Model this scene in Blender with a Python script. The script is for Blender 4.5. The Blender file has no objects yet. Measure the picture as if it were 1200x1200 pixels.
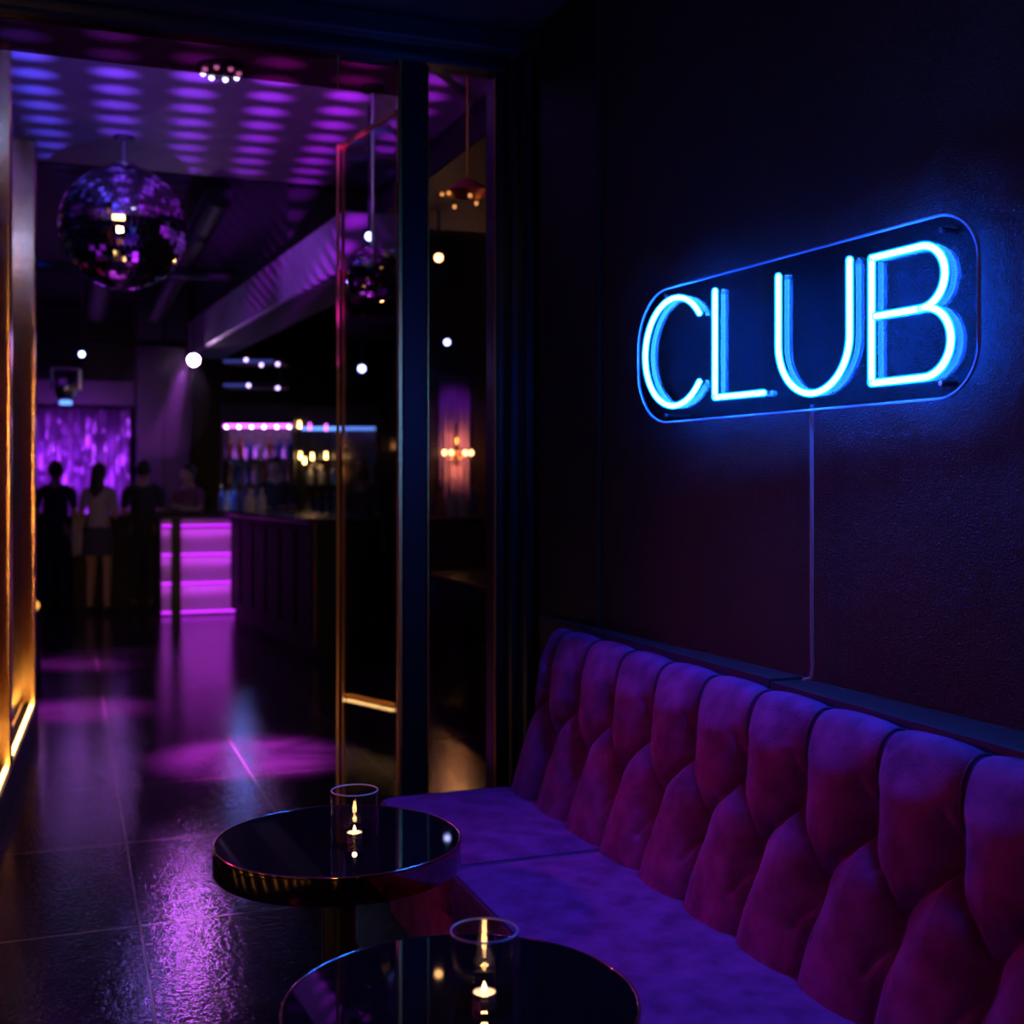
import bpy, math, random
from mathutils import Vector, Matrix
random.seed(7)
D = bpy.data
SC = bpy.context.scene
COL = SC.collection
PI = math.pi
F, HZ, EYE = 1400.0, 568.0, 1.5          # focal length in pixels, horizon row, eye height

# ---------------------------------------------------------------- room frame
TH = math.radians(20.4)                  # the room is turned 20.4 degrees against the view
A = Vector((-math.sin(TH), math.cos(TH), 0))
B = Vector((math.cos(TH), math.sin(TH), 0))
def RM(s, t, z=0.0):                     # s metres along the room, t metres across it
    return A * s + B * t + Vector((0, 0, z))
def ray(px, Y, z=0.0):                   # a point at depth Y seen in column px
    return Vector(((px - 600) / F * Y, Y, z))
def zz(py, Y):
    return EYE - (py - HZ) / F * Y

# ---------------------------------------------------------------- mesh builder
class MB:
    def __init__(s):
        s.v, s.f, s.m = [], [], []
    def add(s, verts, faces, mi=0):
        o = len(s.v)
        s.v += [tuple(p) for p in verts]
        s.f += [tuple(i + o for i in f) for f in faces]
        s.m += [mi] * len(faces)
        return s
    def box(s, x0, x1, y0, y1, z0, z1, mi=0, bev=0.0):
        if bev <= 0:
            v = [(x, y, z) for z in (z0, z1) for y in (y0, y1) for x in (x0, x1)]
            return s.add(v, [(0, 2, 3, 1), (4, 5, 7, 6), (0, 1, 5, 4), (2, 6, 7, 3), (0, 4, 6, 2), (1, 3, 7, 5)], mi)
        b = min(bev, (x1 - x0) * .49, (y1 - y0) * .49, (z1 - z0) * .49)
        rings = []
        def ring(xa, xb, ya, yb, z):
            return [(xa + b, ya, z), (xb - b, ya, z), (xb, ya + b, z), (xb, yb - b, z), (xb - b, yb, z), (xa + b, yb, z), (xa, yb - b, z), (xa, ya + b, z)]
        k = b * .999
        rings = [ring(x0 + k, x1 - k, y0 + k, y1 - k, z0), ring(x0, x1, y0, y1, z0 + b), ring(x0, x1, y0, y1, z1 - b), ring(x0 + k, x1 - k, y0 + k, y1 - k, z1)]
        v = [p for r in rings for p in r]
        f = [tuple(range(7, -1, -1)), tuple(range(24, 32))]
        for i in range(3):
            for j in range(8):
                f.append((i * 8 + j, i * 8 + (j + 1) % 8, i * 8 + 8 + (j + 1) % 8, i * 8 + 8 + j))
        return s.add(v, f, mi)
    def lathe(s, prof, n=32, c=(0, 0, 0), mi=0, closed=False):
        v, f = [], []
        k = len(prof)
        for i in range(n):
            a = 2 * PI * i / n
            for r, z in prof:
                v.append((c[0] + r * math.cos(a), c[1] + r * math.sin(a), c[2] + z))
        for i in range(n):
            j = (i + 1) % n
            for q in range(k if closed else k - 1):
                q2 = (q + 1) % k
                f.append((i * k + q, j * k + q, j * k + q2, i * k + q2))
        return s.add(v, f, mi)
    def disc_caps(s): return s
    def cyl(s, r, z0, z1, n=24, c=(0, 0, 0), mi=0, bev=0.0):
        e = 1e-4
        if bev > 0:
            return s.lathe([(e, z0), (r - bev, z0), (r, z0 + bev), (r, z1 - bev), (r - bev, z1), (e, z1)], n, c, mi)
        return s.lathe([(e, z0), (r, z0), (r, z1), (e, z1)], n, c, mi)
    def tube(s, pts, r, n=10, mi=0, closed=False):
        pts = [Vector(p) for p in pts]
        rr = r if isinstance(r, (list, tuple)) else [r] * len(pts)
        v, f = [], []
        up = None
        k = len(pts)
        for i, p in enumerate(pts):
            if closed:
                d = pts[(i + 1) % k] - pts[i - 1]
            else:
                d = pts[min(i + 1, k - 1)] - pts[max(i - 1, 0)]
            d.normalize()
            if up is None:
                up = Vector((0, 0, 1)) if abs(d.z) < .9 else Vector((1, 0, 0))
            x = up - d * up.dot(d)
            if x.length < 1e-5:
                x = Vector((1, 0, 0)) - d * d.x
            x.normalize(); up = x
            y = d.cross(x)
            for j in range(n):
                a = 2 * PI * j / n
                v.append(p + (x * math.cos(a) + y * math.sin(a)) * rr[i])
        for i in range(k if closed else k - 1):
            i2 = (i + 1) % k
            for j in range(n):
                f.append((i * n + j, i * n + (j + 1) % n, i2 * n + (j + 1) % n, i2 * n + j))
        if not closed:
            f += [tuple(range(n - 1, -1, -1)), tuple(range((k - 1) * n, k * n))]
        return s.add(v, f, mi)
    def ball(s, r, c=(0, 0, 0), nu=16, nv=10, mi=0, sc=(1, 1, 1), fn=None):
        v, f = [], []
        for i in range(nv + 1):
            p = PI * i / nv
            for j in range(nu):
                a = 2 * PI * j / nu
                q = Vector((math.sin(p) * math.cos(a) , math.sin(p) * math.sin(a), -math.cos(p)))
                if i in (0, nv):
                    q = Vector((1e-4 * math.cos(a), 1e-4 * math.sin(a), -math.cos(p)))
                w = Vector((q.x * sc[0], q.y * sc[1], q.z * sc[2])) * r
                if fn: w = fn(q, w)
                v.append(w + Vector(c))
        for i in range(nv):
            for j in range(nu):
                f.append((i * nu + j, i * nu + (j + 1) % nu, (i + 1) * nu + (j + 1) % nu, (i + 1) * nu + j))
        return s.add(v, f, mi)
    def grid(s, P, mi=0, flip=False):
        nu, nv = len(P), len(P[0])
        v = [p for row in P for p in row]
        f = []
        for i in range(nu - 1):
            for j in range(nv - 1):
                q = (i * nv + j, (i + 1) * nv + j, (i + 1) * nv + j + 1, i * nv + j + 1)
                f.append(q[::-1] if flip else q)
        return s.add(v, f, mi)
    def prism(s, poly, z0, z1, mi=0):    # polygon in x,y (counter-clockwise) from z0 to z1
        n = len(poly)
        v = [(x, y, z0) for x, y in poly] + [(x, y, z1) for x, y in poly]
        f = [tuple(range(n - 1, -1, -1)), tuple(range(n, 2 * n))]
        f += [(i, (i + 1) % n, n + (i + 1) % n, n + i) for i in range(n)]
        return s.add(v, f, mi)
    def build(s, name, mats, parent=None, smooth=None, loc=(0, 0, 0), rz=0.0):
        me = D.meshes.new(name)
        me.from_pydata(s.v, [], s.f)
        mats = mats if isinstance(mats, (list, tuple)) else [mats]
        for m in mats: me.materials.append(m)
        me.polygons.foreach_set('material_index', s.m)
        if smooth is not None:
            me.polygons.foreach_set('use_smooth', [True] * len(s.f))
            if smooth < 179:
                me.set_sharp_from_angle(angle=math.radians(smooth))
        me.update()
        o = D.objects.new(name, me)
        COL.objects.link(o)
        o.location = loc
        o.rotation_euler = (0, 0, rz)
        if parent: o.parent = parent
        return o

def tag(o, label, cat, group=None, kind=None):
    o['label'] = label; o['category'] = cat
    if group: o['group'] = group
    if kind: o['kind'] = kind
    return o
def empty(name, loc, rz=0.0):
    o = D.objects.new(name, None); COL.objects.link(o)
    o.empty_display_size = .1
    o.location = loc; o.rotation_euler = (0, 0, rz)
    return o
def copy_tree(o, parent=None):
    c = o.copy(); COL.objects.link(c)
    if parent: c.parent = parent
    for ch in list(o.children): copy_tree(ch, c)
    return c

# ---------------------------------------------------------------- materials
def mat(name, base=(.5, .5, .5), rough=.5, metal=0.0, spec=.5, bump=None, var=None, sheen=None, coat=None, obj=True):
    m = D.materials.new(name); m.use_nodes = True
    nt = m.node_tree; p = nt.nodes['Principled BSDF']
    p.inputs['Base Color'].default_value = (*base, 1)
    p.inputs['Roughness'].default_value = rough
    p.inputs['Metallic'].default_value = metal
    p.inputs['Specular IOR Level'].default_value = spec
    tc = nt.nodes.new('ShaderNodeTexCoord')
    if sheen:
        p.inputs['Sheen Weight'].default_value = sheen[0]
        p.inputs['Sheen Roughness'].default_value = sheen[1]
        p.inputs['Sheen Tint'].default_value = (*sheen[2], 1)
    if coat:
        p.inputs['Coat Weight'].default_value = coat[0]; p.inputs['Coat Roughness'].default_value = coat[1]
    if var:                              # (scale, second colour, detail)
        n = nt.nodes.new('ShaderNodeTexNoise'); n.inputs['Scale'].default_value = var[0]; n.inputs['Detail'].default_value = var[2]
        nt.links.new(tc.outputs['Object'], n.inputs['Vector'])
        r = nt.nodes.new('ShaderNodeValToRGB')
        r.color_ramp.elements[0].position = .35; r.color_ramp.elements[1].position = .68
        r.color_ramp.elements[0].color = (*base, 1); r.color_ramp.elements[1].color = (*var[1], 1)
        nt.links.new(n.outputs['Fac'], r.inputs['Fac']); nt.links.new(r.outputs['Color'], p.inputs['Base Color'])
    if bump:                             # list of (scale, detail, distance)
        last = None
        for sc, det, dist in bump:
            n = nt.nodes.new('ShaderNodeTexNoise'); n.inputs['Scale'].default_value = sc; n.inputs['Detail'].default_value = det
            nt.links.new(tc.outputs['Object'], n.inputs['Vector'])
            b = nt.nodes.new('ShaderNodeBump'); b.inputs['Distance'].default_value = dist; b.inputs['Strength'].default_value = 1
            nt.links.new(n.outputs['Fac'], b.inputs['Height'])
            if last: nt.links.new(last.outputs['Normal'], b.inputs['Normal'])
            last = b
        nt.links.new(last.outputs['Normal'], p.inputs['Normal'])
    return m
def emit(name, col, s):
    m = D.materials.new(name); m.use_nodes = True
    nt = m.node_tree; nt.nodes.clear()
    e = nt.nodes.new('ShaderNodeEmission'); o = nt.nodes.new('ShaderNodeOutputMaterial')
    e.inputs['Color'].default_value = (*col, 1); e.inputs['Strength'].default_value = s
    nt.links.new(e.outputs[0], o.inputs['Surface'])
    return m
def pane(name, tint=(.9, .9, .9), rough=0.0, ior=1.5):
    m = D.materials.new(name); m.use_nodes = True
    nt = m.node_tree; nt.nodes.clear()
    t = nt.nodes.new('ShaderNodeBsdfTransparent'); t.inputs['Color'].default_value = (*tint, 1)
    g = nt.nodes.new('ShaderNodeBsdfGlossy'); g.inputs['Roughness'].default_value = rough
    fr = nt.nodes.new('ShaderNodeFresnel'); ge = nt.nodes.new('ShaderNodeNewGeometry'); mi_ = nt.nodes.new('ShaderNodeMix')   # the same share of reflection on both faces
    mi_.inputs[2].default_value = ior; mi_.inputs[3].default_value = 1 / ior
    nt.links.new(ge.outputs['Backfacing'], mi_.inputs[0]); nt.links.new(mi_.outputs[0], fr.inputs['IOR'])
    x = nt.nodes.new('ShaderNodeMixShader'); o = nt.nodes.new('ShaderNodeOutputMaterial')
    nt.links.new(fr.outputs[0], x.inputs[0]); nt.links.new(t.outputs[0], x.inputs[1]); nt.links.new(g.outputs[0], x.inputs[2])
    nt.links.new(x.outputs[0], o.inputs['Surface'])
    return m

M = {}
M['plaster'] = mat('dark_plaster', (.032, .02, .02), .6, spec=.35, bump=[(7, 4, .012), (210, 5, .006)], var=(2.2, (.046, .031, .03), 6))
M['black'] = mat('black_paint', (.012, .012, .014), .5, bump=[(40, 3, .001)])
M['ceilblack'] = mat('black_ceiling_paint', (.01, .01, .011), .7, bump=[(6, 3, .006)])
M['frame'] = mat('black_lacquered_metal', (.010, .010, .012), .28, spec=.8, bump=[(3, 2, .0006)])
M['brass'] = mat('brushed_brass', (.86, .52, .2), .2, metal=1, bump=[(14, 2, .001)])
M['railbrass'] = mat('satin_brass', (.86, .5, .18), .45, metal=1, bump=[(14, 2, .001)])
M['brassdull'] = mat('dull_brass', (.62, .30, .06), .42, metal=1, bump=[(20, 2, .001)])
M['mirror'] = mat('smoked_mirror', (.25, .22, .22), .06, metal=1, bump=[(1.5, 2, .0015)])
M['smoked'] = pane('smoked_transom_glass', (.42, .2, .24), .03, 1.5)
M['clubceil'] = mat('club_ceiling_board', (.2, .18, .21), .55, bump=[(3, 3, .01)], var=(4, (.16, .15, .17), 3))
M['matteblack'] = mat('matte_black_metal', (.006, .006, .007), .5, spec=.12, bump=[(3, 2, .0006)])
M['soffit'] = mat('painted_soffit', (.22, .2, .23), .45, bump=[(5, 3, .006)], var=(9, (.16, .15, .17), 4))
M['wood'] = mat('dark_stained_wood', (.035, .02, .015), .35, bump=[(9, 4, .002)], var=(6, (.055, .03, .022), 4))
M['stone'] = mat('polished_dark_stone', (.02, .018, .022), .12, var=(7, (.04, .036, .045), 5))
M['velvet'] = mat('plum_velvet', (.17, .024, .15), .75, spec=.12, sheen=(.12, .35, (.85, .3, 1)), bump=[(9, 6, .006), (260, 2, .0012)], var=(13, (.31, .055, .28), 9))
M['velvetdark'] = mat('plum_velvet_piping', (.1, .025, .1), .7, spec=.3, bump=[(200, 2, .001)])
M['ledge'] = mat('black_leatherette_ledge', (.05, .05, .055), .36, bump=[(120, 3, .0015)])
M['tableglass'] = mat('black_glass_top', (.006, .006, .008), .025, spec=.9, bump=[(1.1, 1, .0002)])
M['bronze'] = mat('polished_bronze_band', (.36, .23, .15), .1, metal=1, bump=[(2.5, 2, .0015)])
M['bronzeedge'] = mat('polished_bronze_edge', (.75, .55, .36), .12, metal=1)
M['wax'] = mat('candle_wax', (.85, .72, .55), .5, bump=[(30, 2, .001)])
M['tin'] = mat('tealight_tin', (.7, .68, .66), .25, metal=1)
M['wick'] = mat('burnt_wick', (.02, .015, .01), .9)
M['flame'] = emit('candle_flame', (1, .58, .2), 26)
M['cupglass'] = pane('clear_candle_glass', (.95, .95, .97), .0, 1.62)
M['cupbase'] = pane('thick_candle_glass', (.8, .8, .84), .02, 2.6)
M['cuprim'] = mat('pale_glint_rim', (.5, .5, .55), .22, spec=.8)  # pale colour stands in for the bright glint on the glass lip
M['doorglass'] = pane('door_glass', (.85, .8, .84), .0, 1.5)
M['sideglass'] = pane('tinted_side_glass', (.78, .72, .74), .0, 1.5)
M['acrylic'] = pane('smoky_acrylic_board', (.58, .60, .66), .012, 1.22)
M['acryledge'] = mat('polished_acrylic_edge', (.25, .4, .6), .12, spec=.8)
M['tubecore'] = emit('neon_core', (.008, .10, 1), 400)
M['cord'] = mat('grey_cable', (.32, .25, .27), .4)
M['steel'] = mat('brushed_steel', (.5, .5, .52), .3, metal=1)
M['duct'] = mat('dull_duct_metal', (.008, .008, .01), .6, spec=.15, bump=[(12, 2, .004)])
M['tile'] = mat('mirror_tile', (.88, .88, .92), .04, metal=1)
M['ballcore'] = mat('ball_grout', (.01, .01, .012), .6)
M['skin'] = mat('skin', (.34, .19, .14), .5)
M['hair'] = mat('dark_hair', (.012, .009, .008), .5, bump=[(60, 3, .004)])
M['eye'] = mat('eye', (.6, .6, .6), .2)
M['blackcloth'] = mat('black_cloth', (.012, .012, .014), .8, bump=[(25, 3, .006)])
M['greycloth'] = mat('pale_knit', (.3, .27, .27), .85, bump=[(25, 3, .006)])
M['denim'] = mat('dark_denim', (.03, .03, .05), .8, bump=[(40, 3, .004)])
M['purpcloth'] = mat('wine_cloth', (.16, .05, .1), .8, bump=[(25, 3, .006)])
M['beige'] = mat('beige_cloth', (.45, .38, .34), .85, bump=[(18, 3, .01)])
M['shoe'] = mat('black_leather', (.01, .01, .01), .4)
M['bottleblue'] = mat('blue_glass_bottle', (.03, .1, .35), .08, spec=.9, coat=(1, .03))
M['bottleclear'] = mat('pale_glass_bottle', (.35, .4, .5), .07, spec=.9, coat=(1, .03))
M['bottleamber'] = mat('amber_glass_bottle', (.3, .12, .03), .1, spec=.9, coat=(1, .03))
M['cap'] = mat('bottle_cap', (.5, .45, .4), .3, metal=1)
M['dimpaint'] = mat('dim_painted_board', (.05, .045, .055), .5, bump=[(5, 3, .006)])
M['darkwood'] = mat('nearly_black_wood', (.012, .008, .007), .6, spec=.2, bump=[(9, 4, .002)])
M['drape'] = mat('purple_drape', (.3, .14, .36), .6, sheen=(.4, .4, (1, .8, 1)), bump=[(14, 3, .01)])
M['violet_led'] = emit('violet_led', (.72, .1, 1), 5)
M['magenta_led'] = emit('magenta_led', (.62, .02, 1), 2.2)
M['warm_led'] = emit('warm_led', (1, .55, .18), 9)
M['bench_glow'] = emit('added_bench_glow', (1, .5, .14), 2.5)  # glow of the added bench slots
M['glint_warm'] = emit('glint_warm_lens', (1, .5, .15), 10)  # lenses of the hidden lamps added for ball glints
M['glint_blue'] = emit('glint_blue_lens', (.1, .2, 1), 40)
M['violet_bulb'] = emit('pale_violet_strip_bulb', (.9, .6, 1), 14)
M['warm_bulb'] = emit('warm_bulb', (1, .55, .18), 14)
M['blue_led'] = emit('blue_led', (.12, .3, 1), 2.2)
M['white_led'] = emit('cool_white_led', (.55, .5, 1), 5)
M['blue_bulb'] = emit('blue_white_bulb', (.35, .45, 1), 14)
M['spot_lens'] = emit('violet_spot_lens', (.85, .45, 1), 60)
M['lit_panel'] = mat('frosted_bar_panel', (.55, .45, .6), .4, bump=[(6, 3, .02)])

def sleeve_mat():                        # translucent blue sleeve round the white core
    m = D.materials.new('neon_sleeve'); m.use_nodes = True
    nt = m.node_tree; nt.nodes.clear()
    t = nt.nodes.new('ShaderNodeBsdfTransparent'); e = nt.nodes.new('ShaderNodeEmission')
    e.inputs['Color'].default_value = (.0, .33, 1, 1); e.inputs['Strength'].default_value = 4.2
    x = nt.nodes.new('ShaderNodeMixShader'); x.inputs[0].default_value = .45
    o = nt.nodes.new('ShaderNodeOutputMaterial')
    nt.links.new(t.outputs[0], x.inputs[1]); nt.links.new(e.outputs[0], x.inputs[2]); nt.links.new(x.outputs[0], o.inputs['Surface'])
    return m
M['sleeve'] = sleeve_mat()

def floor_mat():
    m = D.materials.new('dark_polished_tiles'); m.use_nodes = True
    nt = m.node_tree; N = nt.nodes; L = nt.links; p = N['Principled BSDF']
    tc = N.new('ShaderNodeTexCoord')
    mp = N.new('ShaderNodeMapping'); mp.inputs['Location'].default_value = (.25, .43, 0)
    mp.inputs['Rotation'].default_value = (0, 0, PI / 2)
    L.new(tc.outputs['Object'], mp.inputs['Vector'])
    br = N.new('ShaderNodeTexBrick'); br.offset = 0; br.inputs['Scale'].default_value = 1
    br.inputs['Brick Width'].default_value = 1.0; br.inputs['Row Height'].default_value = .66
    br.inputs['Mortar Size'].default_value = .0035; br.inputs['Mortar Smooth'].default_value = .3
    L.new(mp.outputs[0], br.inputs['Vector'])
    n1 = N.new('ShaderNodeTexNoise'); n1.inputs['Scale'].default_value = 1.6; n1.inputs['Detail'].default_value = 8; n1.inputs['Distortion'].default_value = 1.4
    L.new(tc.outputs['Object'], n1.inputs['Vector'])
    cr = N.new('ShaderNodeValToRGB')
    cr.color_ramp.elements[0].position = .35; cr.color_ramp.elements[0].color = (.010, .007, .009, 1)
    cr.color_ramp.elements[1].position = .75; cr.color_ramp.elements[1].color = (.040, .026, .032, 1)
    L.new(n1.outputs['Fac'], cr.inputs['Fac'])
    mx = N.new('ShaderNodeMix'); mx.data_type = 'RGBA'
    mx.inputs[7].default_value = (.22, .15, .14, 1)
    L.new(br.outputs['Fac'], mx.inputs[0]); L.new(cr.outputs['Color'], mx.inputs[6])
    L.new(mx.outputs[2], p.inputs['Base Color'])
    p.inputs['Specular IOR Level'].default_value = .75
    rr = N.new('ShaderNodeMapRange'); rr.inputs[1].default_value = .3; rr.inputs[2].default_value = .7
    rr.inputs[3].default_value = .06; rr.inputs[4].default_value = .13
    L.new(n1.outputs['Fac'], rr.inputs[0]); L.new(rr.outputs[0], p.inputs['Roughness'])
    n2 = N.new('ShaderNodeTexNoise'); n2.inputs['Scale'].default_value = 48; n2.inputs['Detail'].default_value = 4
    L.new(tc.outputs['Object'], n2.inputs['Vector'])
    n3 = N.new('ShaderNodeTexNoise'); n3.inputs['Scale'].default_value = 3; n3.inputs['Detail'].default_value = 3
    L.new(tc.outputs['Object'], n3.inputs['Vector'])
    b1 = N.new('ShaderNodeBump'); b1.inputs['Distance'].default_value = .0016
    L.new(n2.outputs['Fac'], b1.inputs['Height'])
    b2 = N.new('ShaderNodeBump'); b2.inputs['Distance'].default_value = .001
    L.new(n3.outputs['Fac'], b2.inputs['Height']); L.new(b1.outputs[0], b2.inputs['Normal'])
    b3 = N.new('ShaderNodeBump'); b3.inputs['Distance'].default_value = .002; b3.invert = True
    L.new(br.outputs['Fac'], b3.inputs['Height']); L.new(b2.outputs[0], b3.inputs['Normal'])
    L.new(b3.outputs[0], p.inputs['Normal'])
    return m
M['floor'] = floor_mat()

def sequin_mat():                        # small tilted metallic sequins
    m = D.materials.new('purple_sequins'); m.use_nodes = True
    nt = m.node_tree; N = nt.nodes; L = nt.links; p = N['Principled BSDF']
    p.inputs['Base Color'].default_value = (.62, .4, .75, 1); p.inputs['Metallic'].default_value = .9; p.inputs['Roughness'].default_value = .36
    tc = N.new('ShaderNodeTexCoord'); mp = N.new('ShaderNodeMapping'); mp.inputs['Scale'].default_value = (1, 1, .45)
    L.new(tc.outputs['Object'], mp.inputs['Vector'])
    v = N.new('ShaderNodeTexVoronoi'); v.inputs['Scale'].default_value = 15
    L.new(mp.outputs[0], v.inputs['Vector'])
    ge = N.new('ShaderNodeNewGeometry')
    sb = N.new('ShaderNodeVectorMath'); sb.operation = 'SUBTRACT'; sb.inputs[1].default_value = (.5, .5, .5); L.new(v.outputs['Color'], sb.inputs[0])
    sc_ = N.new('ShaderNodeVectorMath'); sc_.operation = 'SCALE'; sc_.inputs['Scale'].default_value = 1.1; L.new(sb.outputs[0], sc_.inputs[0])
    ad = N.new('ShaderNodeVectorMath'); ad.operation = 'ADD'; L.new(ge.outputs['Normal'], ad.inputs[0]); L.new(sc_.outputs[0], ad.inputs[1])
    nm = N.new('ShaderNodeVectorMath'); nm.operation = 'NORMALIZE'; L.new(ad.outputs[0], nm.inputs[0]); L.new(nm.outputs[0], p.inputs['Normal'])
    return m
M['sequin'] = sequin_mat()

# ---------------------------------------------------------------- lights
def aim(o, target):
    d = Vector(target) - o.location
    o.rotation_euler = d.to_track_quat('-Z', 'Y').to_euler()
def spot(name, loc, target, col, power, angle, blend=.5, size=.03):
    l = D.lights.new(name, 'SPOT'); l.energy = power; l.color = col; l.spot_size = math.radians(angle); l.spot_blend = blend; l.shadow_soft_size = size
    o = D.objects.new(name, l); COL.objects.link(o); o.location = loc; aim(o, target); return o
def point(name, loc, col, power, size=.03):
    l = D.lights.new(name, 'POINT'); l.energy = power; l.color = col; l.shadow_soft_size = size
    o = D.objects.new(name, l); COL.objects.link(o); o.location = loc; return o
def area(name, loc, target, col, power, sx, sy):
    l = D.lights.new(name, 'AREA'); l.energy = power; l.color = col; l.shape = 'RECTANGLE'; l.size = sx; l.size_y = sy
    o = D.objects.new(name, l); COL.objects.link(o); o.location = loc; aim(o, target); return o

def struct(o, label, cat):
    return tag(o, label, cat, kind='structure')

# ================================================================ SETTING
fl = MB(); fl.box(-4.5, 6.2, -1.5, 22, -.06, 0)
struct(fl.build('floor', M['floor'], rz=TH), 'dark polished stone tile floor reflecting purple light', 'floor')

# front room wall that carries the sign: turned 3 degrees against the floor grid
WX = lambda y: 2.079 - .43 * y           # wall face
wn = Vector((-.9187, -.395, 0))          # its normal, into the room
TW = math.atan(.43)
w = MB(); w.box(0, .25, -7, 4.76 / math.cos(TW) - 0.02, 0, 3.4)
ow = w.build('wall_right', M['plaster'], loc=(WX(0), 0, 0), rz=TW)
struct(ow, 'dark textured plaster wall behind the neon sign and the sofa', 'wall')
# smooth wall panel beside the door jamb
w = MB(); w.box(-.014, .002, 4.12 / math.cos(TW), 4.56 / math.cos(TW), 1.0, 3.24, bev=.004)
struct(w.build('trim_1', M['black'], loc=(WX(0), 0, 0), rz=TW), 'smooth dark wall panel between door jamb and textured plaster', 'wall panel')
w = MB(); w.box(-3.2, 2.2, -1.5, 4.62, 3.25, 3.33)
struct(w.build('ceiling', M['ceilblack'], rz=TH), 'black ceiling over the lounge in front of the doorway', 'ceiling')
w = MB(); w.box(-3.2, 2.6, -1.5, -1.4, 0, 3.25)
struct(w.build('wall_front', M['plaster'], rz=TH), 'dark plaster wall behind the lounge', 'wall')
w = MB(); w.box(-3.2, -3.1, -1.4, 4.45, 0, 3.25)
struct(w.build('wall_left', M['plaster'], rz=TH), 'dark plaster wall on the far left of the lounge', 'wall')
w = MB(); w.box(-3.1, -.55, 4.4, 4.62, 0, 3.25); 
struct(w.build('wall_back', M['plaster'], rz=TH), 'dark partition wall left of the doorway', 'wall')
# ledge on top of the low wall behind the sofa, two boards
def wall_t(s):                           # t of the wall face at a given s
    y = (s + .7247) / 1.0872
    return 1.9487 - .0544 * y
w = MB()
for s0, s1, dz in ((.6, 2.615, 0), (2.62, 4.2, .006)):
    w.prism([(1.672, s0), (wall_t(s0) - .001, s0), (wall_t(s1) - .001, s1), (1.672, s1)], .955, 1.0 + dz)
w.prism([(1.676, .6), (wall_t(.6) - .002, .6), (wall_t(4.2) - .002, 4.2), (1.676, 4.2)], 0, .955)
struct(w.build('trim_2', M['ledge'], rz=TH), 'black ledge along the wall behind the sofa back', 'ledge')

# ---------------------------------------------------------------- doorway
S0 = 4.47
door = empty('door_1', RM(S0, .5), TH)
struct(door, 'tall black framed doorway with smoked transom and glass side light', 'doorway')
m = MB()
m.box(-1.1, 1.18, -.12, .1, 2.63 + .60, 3.25 - .0, bev=.009)
m.box(-1.1, 1.15, -.17, -.1, 3.165, 3.25, bev=.009)
m.box(-1.1, 1.13, -.06, .06, 3.125, 3.24, bev=.009)
m.build('header', M['frame'], door)
m = MB()                                 # right jamb, stepped profile
m.box(1.085, 1.20, -.03, .1, 0, 3.13, bev=.009)
m.box(1.115, 1.21, -.1, .0, 0, 3.165, bev=.009)
m.box(1.15, 1.215, -.17, -.05, 0, 3.18, bev=.009)
m.build('jamb', M['frame'], door)
m = MB(); m.box(-1.02, -.88, -.12, .1, 0, 3.13, bev=.004); m.build('jamb', M['frame'], door)
m = MB(); m.box(.705, .80, -.03, .07, 0, 3.128, bev=.005); m.build('mullion', M['matteblack'], door)
m = MB(); m.box(.685, .703, -.035, -.005, 0, 3.128, bev=.003); m.build('brass_strip', M['brassdull'], door)
m = MB(); m.box(.802, .807, -.035, -.015, 0, 3.12, bev=.001); m.build('brass_strip', M['brassdull'], door)
m = MB(); m.box(1.079, 1.084, -.035, -.015, 0, 3.12, bev=.001); m.build('brass_strip', M['brassdull'], door)
m = MB(); m.box(-.88, .69, -.006, .006, 3.0, 3.13); m.build('transom_glass', M['smoked'], door)
m = MB(); m.box(.455, .461, -.012, -.006, 3.0, 3.13); m.build('transom_bar', M['brassdull'], door)
m = MB(); m.box(.80, 1.085, 0, .01, .02, 3.125); m.build('side_glass', M['sideglass'], door)
# open glass leaf hinged on the mullion
leaf = MB(); leaf.box(.02, .55, -.005, .005, .03, 2.93)
lo = leaf.build('door_leaf', M['doorglass'], door, loc=(.69, -.01, 0), rz=PI / 2 + math.atan2(.10, .535))
for y0 in (-.016, .009):
    e = MB(); e.box(.55, .575, y0, y0 + .006, .03, 2.945, bev=.002); e.build('edge_rail', M['railbrass'], lo)
e = MB(); e.box(.0, .575, -.009, .009, 2.925, 2.945, bev=.003); e.build('edge_rail', M['brassdull'], lo)
e = MB(); e.box(.0, .575, -.009, .009, .015, .035, bev=.003); e.build('edge_rail', M['brassdull'], lo)
for hz in (.3, 2.6):
    e = MB(); e.cyl(.011, hz - .06, hz + .06, 12, (.0, .0, 0)); e.build('hinge', M['brassdull'], lo)

# ---------------------------------------------------------------- club shell
w = MB(); w.box(-4.5, 6, 4.62, 8.37, 3.6, 3.68)
struct(w.build('ceiling', M['clubceil'], rz=TH), 'club ceiling panel dotted with blue and purple light', 'ceiling')
w = MB()
w.box(-4.5, 6, 8.37, 20, 4.3, 4.4); w.box(-4.5, 6, 8.33, 8.37, 3.6, 4.4)
struct(w.build('ceiling', M['ceilblack'], rz=TH), 'high black ceiling at the back of the club', 'ceiling')
w = MB(); w.box(-4.5, 6, 4.60, 4.66, 3.25, 3.7)
struct(w.build('trim_3', M['ceilblack'], rz=TH), 'black bulkhead above the doorway', 'bulkhead')
w = MB(); w.box(-4.5, 6, 20, 20.1, 0, 4.4)
struct(w.build('wall_back', M['black'], rz=TH), 'black back wall of the club behind the curtain', 'wall')
w = MB(); w.box(5.2, 5.3, 4.62, 20, 0, 4.4)
struct(w.build('wall_right', M['wood'], rz=TH), 'dark wood wall of the club with brass lines and lamps', 'wall')
w = MB(); w.box(1.75, 5.2, 4.5, 4.62, 0, 3.7)
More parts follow.
